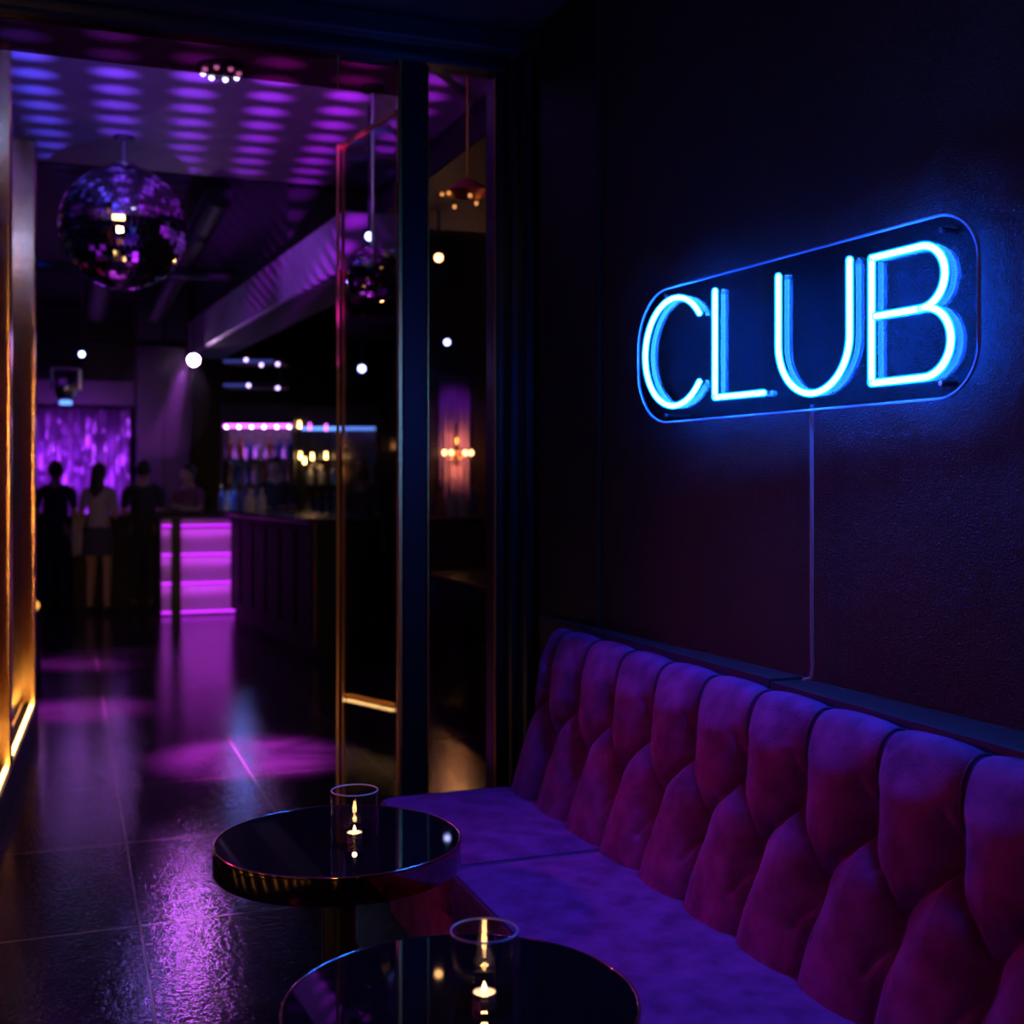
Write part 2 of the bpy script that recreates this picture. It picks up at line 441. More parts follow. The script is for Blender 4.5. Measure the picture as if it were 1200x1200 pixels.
struct(w.build('wall_front', M['black'], rz=TH), 'black wall right of the doorway on the club side', 'wall')
w = MB(); w.box(-4.5, -4.4, 4.62, 20, 0, 4.4)
struct(w.build('wall_left', M['black'], rz=TH), 'black left wall of the club', 'wall')
# brass lines on the club's right wall
for ss in (14.2, 14.8, 15.5):
    w = MB(); w.box(5.17, 5.2, ss, ss + .03, .35, 3.2, bev=.003)
    struct(w.build('trim_4', M['brass'], rz=TH), 'thin brass line on the dark wood club wall', 'wall trim')
w = MB(); w.box(3.7, 4.65, 12.95, 13.5, 0, 4.35, bev=.01); w.box(3.74, 3.76, 12.93, 12.95, .2, 3.4); w.box(4.52, 4.54, 12.93, 12.95, .2, 3.4)
struct(w.build('pillar', M['wood'], rz=TH), 'broad dark wood pillar carrying the amber wall lamp', 'pillar')
# soffit with the lit side, and the bulkhead seen through the side glass
TB = math.atan(.458)
w = MB(); w.box(.02, .34, .01, 5.3, 2.755, 2.77, mi=1); w.box(0, .35, 0, 5.3, 2.765, 3.1, bev=.01)  # black underside panel: shade beneath the beam put into the colour
struct(w.build('beam', [M['soffit'], M['ceilblack']], loc=(-.985, 6.95, 0), rz=TB), 'purple lit soffit beam running back above the bar', 'beam')
w = MB(); w.box(.08, .85, 1.6, 5.3, 3.1, 4.3)
struct(w.build('beam', M['black'], loc=(-.985, 6.95, 0), rz=TB), 'black bulkhead on top of the purple lit soffit beam', 'beam')
w = MB(); w.box(0, 1.2, 0, 2.6, 3.38, 3.6, bev=.01)
struct(w.build('beam', M['black'], loc=(-.06, 6.2, 0), rz=math.atan(.40)), 'dark bulkhead seen through the side glass', 'beam')
# brass strip let into the floor
w = MB(); w.box(1.5, 2.9, 6.73, 6.75, 0, .004)
struct(w.build('trim_5', M['brass'], rz=TH), 'brass strip set in the floor beyond the side glass', 'floor trim')

# ---------------------------------------------------------------- brass framed mirror wall on the left
MWR = TH - math.radians(2.3)
mw = empty('wall_left', RM(8.0, -.17), MWR)
struct(mw, 'brass framed smoked mirror wall with warm light strips at its foot', 'mirror wall')
m = MB(); m.box(-.5, -.10, -3.35, 0, 0, 3.6); m.build('core', M['black'], mw)
m = MB(); m.box(-.10, 0, -3.35, 0, 0, .16, bev=.004); m.build('plinth', M['black'], mw)
for y0 in (-.19, -1.87, -3.2):
    m = MB(); m.box(-.10, -.008, y0, y0 + .1, .16, 3.6, bev=.006); m.build('post', M['brass'], mw)
    m = MB(); m.box(-.10, -.04, y0 + .14, y0 + .16, .16, 3.6, bev=.003); m.build('post', M['brassdull'], mw)
for y0, y1 in ((-1.7, -.2), (-3.1, -1.88)):
    m = MB(); m.box(-.10, -.085, y0, y1, .18, 3.58); m.build('mirror_panel', M['mirror'], mw)
    m = MB(); m.box(-.034, -.018, y0 + .1, y1 - .01, .161, .172); m.build('light_strip', M['warm_led'], mw)
    for zf in (.175,):
        m = MB(); m.box(-.09, -.075, y0, y1, zf, zf + .02, bev=.002); m.build('rail', M['brassdull'], mw)

# ================================================================ SOFA
SF, SB, S_END, S_NEAR = .98, 1.475, 3.92, .7
sofa = tag(empty('sofa', RM(2.3, 1.3), TH), 'long plum velvet sofa with deep button tufted back under the neon sign', 'sofa')
OS, OT = 2.3, 1.3                        # local x = t-OT, local y = s-OS
# cushions
def cushion(s0, s1, t0, t1, z0, z1, rc=.06, re=.016):
    nu, nv = 60, 28
    Pt = []
    def prof(q):                         # q 0..1 from the bottom rim over the top centre
        return q
    mb = MB()
    rings = []
    def rr(inset, z, nc=10):
        r = max(rc - inset * .6, .01)
        a0, a1, b0, b1 = t0 + inset, t1 - inset, s0 + inset, s1 - inset
        out = []
        for cx, cy, st in ((a1 - r, b0 + r, -PI / 2), (a1 - r, b1 - r, 0), (a0 + r, b1 - r, PI / 2), (a0 + r, b0 + r, PI)):
            for i in range(nc + 1):
                a = st + PI / 2 * i / nc
                out.append((cx + r * math.cos(a) - OT, cy + r * math.sin(a) - OS, z))
        return out
    rings.append(rr(.03, z0)); rings.append(rr(.004, z0 + .02)); rings.append(rr(0, (z0 + z1) / 2))
    for i in range(7):
        a = PI / 2 * i / 6
        rings.append(rr(re * (1 - math.cos(a)), z1 - re + re * math.sin(a) - .012))
    for ins, dz in ((.07, -.006), (.12, -.001), (.18, .0)):
        rings.append(rr(ins, z1 + dz))
    n = len(rings[0])
    v = [p for r in rings for p in r]
    f = [tuple(range(n - 1, -1, -1)), tuple(range((len(rings) - 1) * n, len(rings) * n))]
    for i in range(len(rings) - 1):
        for j in range(n):
            f.append((i * n + j, i * n + (j + 1) % n, (i + 1) * n + (j + 1) % n, (i + 1) * n + j))
    mb.add(v, f)
    pip = [Vector(p) for p in rr(.010, z1 - .014)]
    return mb, pip
for s0, s1 in ((3.161, S_END + .03), (1.62, 3.16), (S_NEAR, 1.619)):
    mb, pip = cushion(s0, s1, SF, SB + .05, .28, .452)
    c = mb.build('seat_cushion', M['velvet'], sofa, smooth=60)
    pb = MB(); pb.tube(pip, .003, 6, closed=True); pb.build('piping', M['velvetdark'], c, smooth=60)
m = MB(); m.box(SF + .03 - OT, 1.67 - OT, S_NEAR - OS, S_END - .02 - OS, .06, .285, bev=.015); m.build('base', M['velvet'], sofa, smooth=30)
for s in (S_NEAR + .1, 2.3, S_END - .15):
    for t in (SF + .1, 1.6):
        m = MB(); m.cyl(.022, 0, .07, 16, (t - OT, s - OS, 0)); m.build('foot', M['frame'], sofa, smooth=40)
# tufted back: profile in (t, z), arc length parameter
ctrl = [(1.445, .40), (1.475, .50), (1.505, .62), (1.532, .74), (1.553, .84), (1.566, .90), (1.578, .945), (1.597, .975), (1.622, .987), (1.650, .980), (1.668, .958), (1.671, .92)]
def catmull(P, n):
    out = []
    for i in range(len(P) - 1):
        p0, p1, p2, p3 = P[max(i - 1, 0)], P[i], P[i + 1], P[min(i + 2, len(P) - 1)]
        for k in range(n):
            u = k / n
            out.append(tuple(.5 * (2 * p1[c] + (p2[c] - p0[c]) * u + (2 * p0[c] - 5 * p1[c] + 4 * p2[c] - p3[c]) * u * u + (3 * p1[c] - p0[c] - 3 * p2[c] + p3[c]) * u ** 3) for c in (0, 1)))
    out.append(P[-1]); return out
dense = catmull(ctrl, 40)
cum = [0]
for a, b in zip(dense, dense[1:]): cum.append(cum[-1] + math.hypot(b[0] - a[0], b[1] - a[1]))
VL = cum[-1]
def prof(v):
    v = max(0, min(VL - 1e-6, v))
    lo_, hi = 0, len(cum) - 1
    while hi - lo_ > 1:
        mid = (lo_ + hi) // 2
        if cum[mid] <= v: lo_ = mid
        else: hi = mid
    u = (v - cum[lo_]) / max(cum[lo_ + 1] - cum[lo_], 1e-9)
    a, b = dense[lo_], dense[lo_ + 1]
    tx, tz = b[0] - a[0], b[1] - a[1]
    l = math.hypot(tx, tz)
    return a[0] + (b[0] - a[0]) * u, a[1] + (b[1] - a[1]) * u, -tz / l, tx / l   # point and outward normal
def v_at_z(z):
    for c, p in zip(cum, dense):
        if p[1] >= z: return c
V1, V2 = v_at_z(.805), v_at_z(.63)
PITCH, SB0, DIV = .25, 2.557, 60
row1 = [SB0 + PITCH * k for k in range(-8, 7)]
row2 = [SB0 + PITCH * (k + .5) for k in range(-8, 6)]
def scurve(x0, y0, x1, y1, k=.75, n=9):  # a fold that leaves the upper button steeply and swings over to the lower one
    out = []
    for i in range(n + 1):
        u = i / n
        w_ = u * u * (3 - 2 * u)
        out.append((x0 + (x1 - x0) * (u * (1 - k) + w_ * k), y0 + (y1 - y0) * u))
    return out
folds, pleats = [], []
for q in range(-2, 3):
    b = q * PITCH
    folds.append([(b, V1), (b, VL + .1)])
    for sg in (-1, 1):
        c_ = b + sg * PITCH / 2
        folds.append(scurve(b, V1, c_, V2))
        pleats.append(scurve(b, V1 - .004, b + sg * .045, V1 - .085, .4, 5))
        pleats.append(scurve(c_, V2 + .004, c_ - sg * .04, V2 + .08, .4, 5))
        pleats.append(scurve(c_, V2 - .004, c_ - sg * .035, V2 - .10, .4, 5))
    pleats.append([(b, V1), (b + .03, V1 + .07)]); pleats.append([(b, V1), (b - .03, V1 + .07)])
    folds.append([(b + PITCH / 2, V2), (b + PITCH / 2, -.2)])
def pdist(lines, s, v):
    best = 9
    for ln in lines:
        for (x0, y0), (x1, y1) in zip(ln, ln[1:]):
            dx, dy = x1 - x0, y1 - y0
            u = max(0, min(1, ((s - x0) * dx + (v - y0) * dy) / (dx * dx + dy * dy)))
            d = math.hypot(s - x0 - dx * u, v - y0 - dy * u)
            if d < best: best = d
    return best
CACHE = {}
def tuft0(ls, v):                        # height over one repeat of the pattern
    key = (round(ls, 5), round(v, 5))
    if key in CACHE: return CACHE[key]
    d = pdist(folds, ls, v); e = pdist(pleats, ls, v)
    r = min(math.hypot(ls - q * PITCH / 2, v - (V1 if q % 2 == 0 else V2)) for q in range(-4, 5))
    top = max(0, min(1, (v - (V1 + .06)) / .10)); top = top * top * (3 - 2 * top)
    puff = .033 * (1 - math.exp(-(d / .040) ** 1.25))
    crease = -.014 * math.exp(-(d / .010) ** 1.3)
    dim = -.055 * math.exp(-(r / .042) ** 1.25)
    pl = -.011 * math.exp(-(e / .010) ** 1.4) * (1 - top)
    h = puff * (1 - .62 * top) + crease * (1 - .4 * top) + dim + pl
    CACHE[key] = h
    return h
def tuft(s, v):
    ls = (s - SB0) / PITCH; ls = (ls - round(ls)) * PITCH
    return tuft0(ls, v)
DS = PITCH / DIV
k0, k1 = math.ceil((S_NEAR - SB0) / DS), math.floor((S_END - SB0) / DS)
svals = [S_NEAR] + [SB0 + DS * k for k in range(k0, k1 + 1)] + [S_END - .004, S_END]
NV = 190
P = []
for s in svals:
    row = []
    ls = round((s - SB0) / DS) * DS + SB0
    for j in range(NV + 1):
        v = VL * j / NV
        t, z, nt_, nz_ = prof(v)
        h = tuft(ls, v)
        e = max(0, 1 - (S_END - s) / .06)
        h = h * (1 - e) - .03 * e * e
        row.append((t + nt_ * h - OT, s - OS, z + nz_ * h))
    P.append(row)
m = MB(); m.grid(P, flip=True)
# back, ends and underside of the upholstered back
end = P[-1]; near = P[0]
for R_, fl_ in ((end, False), (near, True)):
    y = R_[0][1]
    poly = list(R_) + [(1.671 - OT, y, .3), (1.46 - OT, y, .3)]
    n0 = len(m.v); m.v += poly; fc = tuple(range(n0, n0 + len(poly)))
    m.f.append(fc if fl_ else fc[::-1]); m.m.append(0)
m.add([(1.671 - OT, near[0][1], .3), (1.671 - OT, end[0][1], .3), end[-1], near[-1]], [(0, 1, 2, 3)])
bk = m.build('backrest', M['velvet'], sofa, smooth=50)
for rowb, vv in ((row1, V1), (row2, V2)):
    for b in rowb:
        if not (S_NEAR + .05 < b < S_END - .03): continue
        t, z, n1_, n2_ = prof(vv); h = tuft(b, vv) + .009
        mb = MB(); mb.ball(.013, (0, 0, 0), 14, 8, sc=(.5, 1, 1))
        o = mb.build('button', M['velvet'], bk, smooth=60, loc=(t + n1_ * h - OT, b - OS, z + n2_ * h))
for b in row1:
    if not (S_NEAR + .05 < b < S_END - .03): continue
    pts = []
    for k in range(24):
        v = V1 + .03 + (VL - V1 - .03) * k / 23
        t, z, n1_, n2_ = prof(v); h = tuft(b, v) + .011
        pts.append((t + n1_ * h - OT, b - OS, z + n2_ * h))
    mb = MB(); mb.tube(pts, .0038, 8); mb.build('seam_piping', M['velvetdark'], bk, smooth=60)

# ================================================================ NEON SIGN
TS = math.radians(25.5)
LEN, ZC, HH = 1.344, 1.883, .1985
pr = Vector((.969, 2.479, 0))            # right hand end of the board
dl = Vector((math.sin(TS), -math.cos(TS), 0))
sign = tag(empty('neon_sign', pr - dl * LEN + Vector((0, 0, ZC)), -(PI / 2 - TS)), 'glowing blue CLUB neon sign on a see-through rounded board on the plaster wall', 'neon sign')
# local x along the board, -y towards the room, z up
def rrect(x0, x1, z0, z1, rl, rr_, n=14):
    pts = []
    for cx, cz, r, st in ((x1 - rr_, z0 + rr_, rr_, -PI / 2), (x1 - rr_, z1 - rr_, rr_, 0), (x0 + rl, z1 - rl, rl, PI / 2), (x0 + rl, z0 + rl, rl, PI)):
        for i in range(n + 1):
            a = st + PI / 2 * i / n
            pts.append((cx + r * math.cos(a), cz + r * math.sin(a)))
    return pts
out = rrect(0, LEN, -HH, HH, .165, .115)
def board(pts, y0, y1):
    n = len(pts)
    v = [(x, y0, z) for x, z in pts] + [(x, y1, z) for x, z in pts]
    return v, n
mb = MB(); v, n = board(out, -.0025, .0025)
mb.add(v, [tuple(range(n)), tuple(range(2 * n - 1, n - 1, -1))])
mb.build('board', M['acrylic'], sign)
mb = MB(); mb.tube([(x, 0, z) for x, z in out], .0042, 6, closed=True); mb.build('board_edge', M['acryledge'], sign, smooth=60)
def arc(cx, cz, rx, rz, a0, a1, n=24):
    return [(cx + rx * math.cos(math.radians(a0 + (a1 - a0) * i / n)), cz + rz * math.sin(math.radians(a0 + (a1 - a0) * i / n))) for i in range(n + 1)]
zc = 1.883
LET = {
 'C': [arc(.248, zc, .160, .157, 38, 322, 44)],
 'L': [[(.45, 2.031), (.45, 1.737)], [(.45, 1.737), (.666, 1.735)]],
 'U': [[(.727, 2.028), (.727, 1.85)] + arc(.8597, 1.85, .1327, .130, 180, 360, 28)[1:] + [(.992, 2.025)]],
 'B': [[(1.066, 2.016), (1.066, 1.729)], [(1.066, 2.016), (1.22, 2.016)] + arc(1.218, 1.948, .070, .068, 90, -90, 20)[1:],
       [(1.078, 1.881), (1.22, 1.880)] + arc(1.226, 1.805, .079, .076, 90, -90, 20) + [(1.066, 1.729)]],
}
TY = -.016
for ch, strokes in LET.items():
    core, slv, posts = MB(), MB(), []
    for k in strokes:
        pts = [(x - .0215, TY, z + .004 - ZC) for x, z in k]
        core.tube(pts, .0066, 10); slv.tube(pts, .0105, 12)
        for q in (pts[0], pts[-1]):
            slv.ball(.0105, q, 10, 6); core.ball(.0066, q, 10, 6)
        for q in (pts[0], pts[-1]): posts.append(q)
    lt = slv.build('letter_tube', M['sleeve'], sign, smooth=60)
    lt['label'] = 'glowing blue letter ' + ch
    core.build('glowing_core', M['tubecore'], lt, smooth=60)
    for q in posts:
        st = MB(); st.tube([(q[0], TY + .008, q[2]), (q[0], -.002, q[2])], .003, 6); st.build('standoff', M['steel'], lt, smooth=60)
for x, z in ((.16, -.178), (.16, .178), (LEN - .1, .165), (LEN - .1, -.165)):
    off = .105 if x < .5 else .055
    mb = MB(); mb.tube([(x, -.007, z), (x, off * .75, z)], .006, 10); mb.build('wall_mount', M['steel'], sign, smooth=60)
# feed cable down the wall
cb = MB()
def wp(y, off, z): return Vector((WX(y), y, z)) + wn * off
yt = 2.993
pts = [wp(yt, .05, 1.70), wp(yt, .05, 1.5), wp(yt, .05, 1.2), wp(yt - .002, .05, 1.08), wp(yt - .004, .051, 1.04), wp(yt - .001, .053, 1.018), wp(yt + .02, .058, 1.011)]
cp = []
for i in range(len(pts) - 1):
    for k in range(6): cp.append(pts[i].lerp(pts[i + 1], k / 6))
cp.append(pts[-1])
cb.tube(cp, .0052, 8)
tag(cb.build('power_cable', M['cord'], smooth=60), 'thin grey cable hanging from the neon sign to the ledge', 'cable')

# ================================================================ TABLES AND CANDLES
TR, TZ = .312, .60
def make_table(loc, label):
    t = tag(empty('cocktail_table', loc), label, 'table')
    m = MB(); m.lathe([(1e-4, TZ - .004), (TR - .012, TZ - .004), (TR - .008, TZ), (1e-4, TZ)][::1], 96); m.build('table_top', M['tableglass'], t, smooth=30)
    m = MB(); m.lathe([(TR - .012, TZ - .068), (TR - .002, TZ - .068), (TR, TZ - .064), (TR, TZ - .006), (TR - .003, TZ - .006), (TR - .012, TZ - .006)], 128, closed=True); m.build('rim_band', M['bronze'], t, smooth=30)
    m = MB(); m.tube([(math.cos(2 * PI * i / 128) * (TR - .003), math.sin(2 * PI * i / 128) * (TR - .003), TZ - .002) for i in range(128)], .0032, 8, closed=True); m.build('rim_edge', M['bronzeedge'], t, smooth=60)
    m = MB(); m.cyl(TR - .012, TZ - .064, TZ - .006, 64); m.build('underside', M['black'], t, smooth=30)
    m = MB(); m.cyl(.043, .018, TZ - .06, 32); m.build('pedestal', M['frame'], t, smooth=40)
    m = MB(); m.lathe([(1e-4, 0), (.19, 0), (.195, .004), (.195, .012), (.18, .018), (.05, .026), (1e-4, .026)], 64); m.build('foot_plate', M['frame'], t, smooth=40)
    return t
T1 = Vector((-.442, 3.045, 0)); T2 = Vector((-.088, 2.085, 0))
make_table(T1, 'round black glass table with bronze rim, farther of the two, by the aisle')
make_table(T2, 'round black glass table nearest the camera, cut off by the bottom edge')
def make_candle(loc, label):
    h = .127; r = .0595
    g = tag(empty('candle_holder', loc), label, 'candle holder', 'glass candle holders on the tables')
    m = MB(); m.lathe([(r - .004, .0), (r - .0005, .0), (r, .002), (r, h - .001), (r - .0008, h), (r - .0022, h), (r - .003, h - .001), (r - .003, .008), (r - .004, .008)], 64, closed=True); m.build('glass_wall', M['cupglass'], g, smooth=50)
    m = MB(); m.tube([(math.cos(2 * PI * i / 64) * (r - .0015), math.sin(2 * PI * i / 64) * (r - .0015), h) for i in range(64)], .0019, 8, closed=True); m.build('glass_rim', M['cuprim'], g, smooth=60)
    m = MB(); m.lathe([(1e-4, .001), (r - .004, .001), (r - .004, .008), (1e-4, .008)], 48); m.build('glass_base', M['cupbase'], g, smooth=40)
    w_ = MB(); w_.lathe([(1e-4, .009), (.0195, .009), (.0195, .019), (1e-4, .018)], 32); wx = w_.build('wax', M['wax'], g, smooth=40)
    m = MB(); m.lathe([(.0198, .0085), (.0205, .0085), (.0205, .021), (.0198, .021)], 32, closed=True); m.build('tin_cup', M['tin'], wx, smooth=40)
    m = MB(); m.tube([(0, 0, .017), (.0005, 0, .024)], .0008, 6); m.build('wick', M['wick'], wx)
    m = MB(); m.lathe([(1e-4, .021), (.0022, .0222), (.0034, .025), (.0030, .029), (.0015, .034), (1e-4, .039)], 14); m.build('flame', M['flame'], g, smooth=60)
    p = point('candle_light', Vector(loc) + Vector((0, 0, .034)), (1, .5, .16), .10, .006)
    return g
make_candle(Vector((-.398, 3.02, TZ + .001)), 'glass candle holder with lit tealight on the farther table')
make_candle(Vector((-.048, 2.07, TZ + .001)), 'glass candle holder with lit tealight on the nearest table')

bn = tag(empty('reflection_bench', RM(2.2, -1.5), TH), 'added unseen bench with glowing slots for gold reflections on the table rims', 'bench')  # added out of view so its slots reflect gold in the table rims
m = MB(); m.box(-.3, .3, -1.7, 1.7, 0, .40, bev=.01); m.build('base', M['black'], bn)
m = MB(); m.box(-.32, .32, -1.72, 1.72, .40, .46, bev=.02); m.build('seat', M['velvet'], bn)
for k in range(9):
    m = MB(); y = -1.6 + k * .4; m.box(.3, .306, y - .02, y + .02, .04, .37); m.build('glow_slot', M['bench_glow'], bn)

# ================================================================ DISCO BALLS
def disco(name, c, r, label, zc_, rows=34, seed=1):
    rnd = random.Random(seed)
    g = tag(empty(name, c, TH), label, 'mirror ball')
    m = MB(); m.ball(r * .985, nu=48, nv=28); m.build('core', M['ballcore'], g, smooth=60)
    m = MB()
    dl_ = PI / rows
    for i in range(rows):
        p0 = -PI / 2 + dl_ * i; pc = p0 + dl_ / 2
        n = max(4, int(2 * PI * math.cos(pc) / dl_))
        for j in range(n):
            a = 2 * PI * (j + .5) / n
            nr = Vector((math.cos(pc) * math.cos(a), math.cos(pc) * math.sin(a), math.sin(pc)))
            tx = Vector((-math.sin(a), math.cos(a), 0)); ty = nr.cross(tx)
            nn = (nr + tx * rnd.gauss(0, .045) + ty * rnd.gauss(0, .045)).normalized()
            tx = (tx - nn * tx.dot(nn)).normalized(); ty = nn.cross(tx)
            h = r * dl_ * .455
            c_ = nr * r
            m.add([c_ - tx * h - ty * h, c_ + tx * h - ty * h, c_ + tx * h + ty * h, c_ - tx * h + ty * h], [(0, 1, 2, 3)])
    m.build('mirror_tiles', M['tile'], g)
    m = MB(); m.lathe([(1e-4, r * .98), (r * .2, r * .97), (r * .2, r * 1.03), (r * .08, r * 1.06), (.012, r * 1.06), (.012, zc_ - c[2]), (1e-4, zc_ - c[2])], 24); m.build('hanger', M['steel'], g, smooth=40)
    m = MB(); m.cyl(.06, zc_ - c[2] - .03, zc_ - c[2], 24); m.build('motor', M['black'], g, smooth=40)
    return g
disco('disco_ball', ray(145, 7.2, zz(267, 7.2)), .372, 'large mirrored disco ball hanging from the club ceiling at upper left', 3.6, seed=3)
disco('disco_ball', ray(437, 6.3, zz(322, 6.3)), .147, 'small added ball standing in for a reflection in the open glass door leaf', 3.6, rows=24, seed=5)  # added ball in place of a reflection in the glass leaf

# ================================================================ STAGE LIGHTS, TRUSS
def pipe(p, q, r, label, name='ceiling_pipe', mt='duct'):
    m = MB(); m.tube([p, q], r, 14)
    return tag(m.build(name, M[mt], smooth=40), label, 'pipe', 'pipes under the dark club ceiling')
def lamp_can(name, loc, target, label, lens_mat, r=.06, ln=.16, hang=None, cat='stage light', group=None):
    g = tag(empty(name, loc), label, cat, group)
    d = (Vector(target) - Vector(loc)).normalized()
    q = d.to_track_quat('-Z', 'Y').to_matrix().to_4x4()
    def T(mb): mb.v = [tuple(q @ Vector(p)) for p in mb.v]; return mb
    m = MB(); m.lathe([(r * .6, ln), (r * .95, ln * .75), (r * 1.12, 0), (r * 1.2, -.012), (r * 1.03, -.012), (r * 1.02, .004), (r * .9, .02)], 20)
    T(m).build('housing', M['black'], g, smooth=40)
    m = MB(); m.ball(r, (0, 0, .0), 20, 10, sc=(1, 1, .25)); T(m).build('lens', M[lens_mat], g, smooth=60)
    if hang:
        m = MB(); m.tube([(0, 0, r * .9), (0, 0, hang - loc[2])], .008, 8)
        m.tube([Vector((-r * 1.3, 0, 0)), Vector((-r * 1.3, 0, r * 1.5)), Vector((r * 1.3, 0, r * 1.5)), Vector((r * 1.3, 0, 0))], .008, 8)
        m.build('yoke', M['black'], g, smooth=40)
    return g
VIO = (.62, .08, 1)
LS = ray(227, 11.0, zz(422, 11.0))
lamp_can('stage_light', LS, (LS.x * .55, 3.0, .8), 'bright violet stage light glowing in the haze above the bar', 'spot_lens', .052, .2, 3.0)
spot('violet_beam', LS + Vector((-.05, -.12, -.06)), (LS.x - .62, 10.4, 0), VIO, 160, 30, .5, .03)
spot('violet_beam', LS + Vector((0, -.16, -.03)), (-1.9, 5.5, 0), VIO, 25, 50, .9, .05)
for (px, py, Y, r, mt, lab) in ((433, 277, 6.55, .024, 'blue_bulb', 'small blue white ceiling lamp above the small stand-in ball'),
                          (424, 432, 11.0, .034, 'blue_bulb', 'small blue white lamp seen low through the glass door leaf'),
                          (524, 401, 10.2, .026, 'blue_bulb', 'small blue white lamp high behind the side glass'),
                          (96, 415, 12.0, .026, 'blue_bulb', 'small blue white lamp left of the violet stage light'),
                          (514, 302, 8.2, .028, 'warm_bulb', 'small amber lamp high behind the side glass')):
    p = ray(px, Y, zz(py, Y))
    lamp_can('ceiling_lamp', p, (p.x * .5, 0, 1.2), lab, mt, r, .12, 4.25 if p.length > 9 else 3.58, 'ceiling lamp')
# ring of cool leds under the ceiling just inside the doorway
p = ray(259, 6.0, zz(63, 6.0)); 
g = tag(empty('ring_light', (p.x, p.y, 3.6)), 'ceiling fitting with a ring of small white leds near the doorway', 'ceiling light')
m = MB(); m.lathe([(1e-4, 0), (.12, 0), (.12, -.025), (.1, -.03), (1e-4, -.03)], 32); m.build('housing', M['black'], g, smooth=40)
for k in range(8):
    m = MB(); m.ball(.014, (.09 * math.cos(k * PI / 4), .09 * math.sin(k * PI / 4), -.034), 12, 8); m.build('led', M['white_led'], g, smooth=60)
for k, (tt, zz_, mt, lab) in enumerate(((-.6, 3.48, 'warm_bulb', 'hidden amber lamp added for ball glints, at the left end of the bulkhead'), (.3, 3.48, 'warm_bulb', 'hidden amber lamp added for ball glints, near the middle of the bulkhead'), (1.2, 3.48, 'warm_bulb', 'hidden amber lamp added for ball glints, at the right end of the bulkhead'), (-.15, 3.5, 'blue_bulb', 'hidden blue lamp added for ball glints, left of the bulkhead middle'), (.85, 3.5, 'blue_bulb', 'hidden blue lamp added for ball glints, right of the bulkhead middle'), (-.9, 3.5, 'blue_bulb', 'hidden blue lamp added for ball glints, leftmost of the bulkhead row'), (.55, 3.45, 'warm_bulb', 'hidden amber lamp added for ball glints, between two blue ones on the bulkhead'), (.08, 3.42, 'warm_bulb', 'hidden amber lamp added for ball glints, just left of the middle one on the bulkhead'))):
    q = RM(4.82, tt, zz_)  # lamps added behind the header to give the mirror ball glints
    lamp_can('glint_lamp', q, q + A * 2 - Vector((0, 0, .3)), lab, 'glint_warm' if mt == 'warm_bulb' else 'glint_blue', .075, .1, None, 'lamp')
# moving head in front of the curtain
def moving_head(loc, rz, label, hang):
    g = tag(empty('moving_head_light', loc, rz), label, 'stage light')
    m = MB(); m.box(-.14, .14, -.14, .14, 0, .1, bev=.015); m.build('base', M['duct'], g)
    m = MB(); m.box(-.15, -.12, -.05, .05, -.22, 0, bev=.01); m.build('yoke_arm', M['steel'], g)
    m = MB(); m.box(.12, .15, -.05, .05, -.22, 0, bev=.01); m.build('yoke_arm', M['steel'], g)
    m = MB(); m.ball(.11, (0, 0, -.2), 20, 12, sc=(1, 1, 1.35)); h_ = m.build('head', M['steel'], g, smooth=60)
    m = MB(); m.cyl(.06, -.365, -.33, 20); m.build('lens', M['blue_led'], h_, smooth=40)
    m = MB(); m.tube([(0, 0, .1), (0, 0, hang - loc[2])], .015, 8); m.build('clamp', M['black'], g)
    return g
moving_head(ray(77, 12.2, zz(432, 12.2)), .4, 'blue lit moving head light hanging in front of the sequin curtain', 2.98)
# pipes and ducts
pipe(RM(13.02, -1.5, 2.98), RM(13.02, 1.15, 2.98), .03, 'violet lit pipe carrying the moving head light', 'truss_pipe')
pipe(RM(10.2, -1.5, 3.25), RM(10.2, 3.0, 3.25), .045, 'dark pipe crossing just behind the large disco ball')
pipe(RM(11.4, -1.5, 3.45), RM(11.4, 3.0, 3.45), .06, 'dark pipe crossing above the violet stage light')
pipe(RM(8.6, .35, 3.72), RM(16, .35, 3.72), .16, 'wide dark duct running back over the dance floor')
pipe(RM(8.6, 1.0, 3.55), RM(15, 1.0, 3.55), .1, 'round dark duct running back above the stage light')
# lit valance over the curtain
w = MB(); w.box(-1.2, .88, 17.45, 17.65, 2.60, 2.94, bev=.01)
struct(w.build('trim_6', M['black'], rz=TH), 'purple lit valance above the sequin curtain', 'valance')

# ================================================================ CURTAINS
def curtain(name, width, z0, z1, mt, label, loc, rz, folds, amp, cat='curtain'):
    n = folds * 10
    Pq = []
    rnd = random.Random(len(label))
    ph = [rnd.random() * .8 for _ in range(folds + 2)]
    for i in range(n + 1):
        x = width * (i / n - .5)
        a = i / 10 * 2 * PI
        y = amp * math.sin(a + ph[i // 10] * .3) + amp * .5 * math.sin(a * .37 + 1)
        Pq.append([(x, y, z0), (x, y * .95, z0 + (z1 - z0) * .35), (x, y * .9, z0 + (z1 - z0) * .7), (x, y * .7, z1)])
    m = MB(); m.grid(Pq); 
    o = m.build(name, M[mt], smooth=80, loc=loc, rz=rz)
    md = o.modifiers.new('thick', 'SOLIDIFY'); md.thickness = .006
    return tag(o, label, cat)
curtain('sequin_curtain', 2.0, .02, 2.58, 'sequin', 'purple sequin curtain lit behind the group of guests', RM(17.75, -.15), TH, 13, .07)
area('curtain_wash', RM(16.2, .0, 2.1), RM(17.8, .05, 1.75), (.46, .05, 1), 40, 1.2, .8)
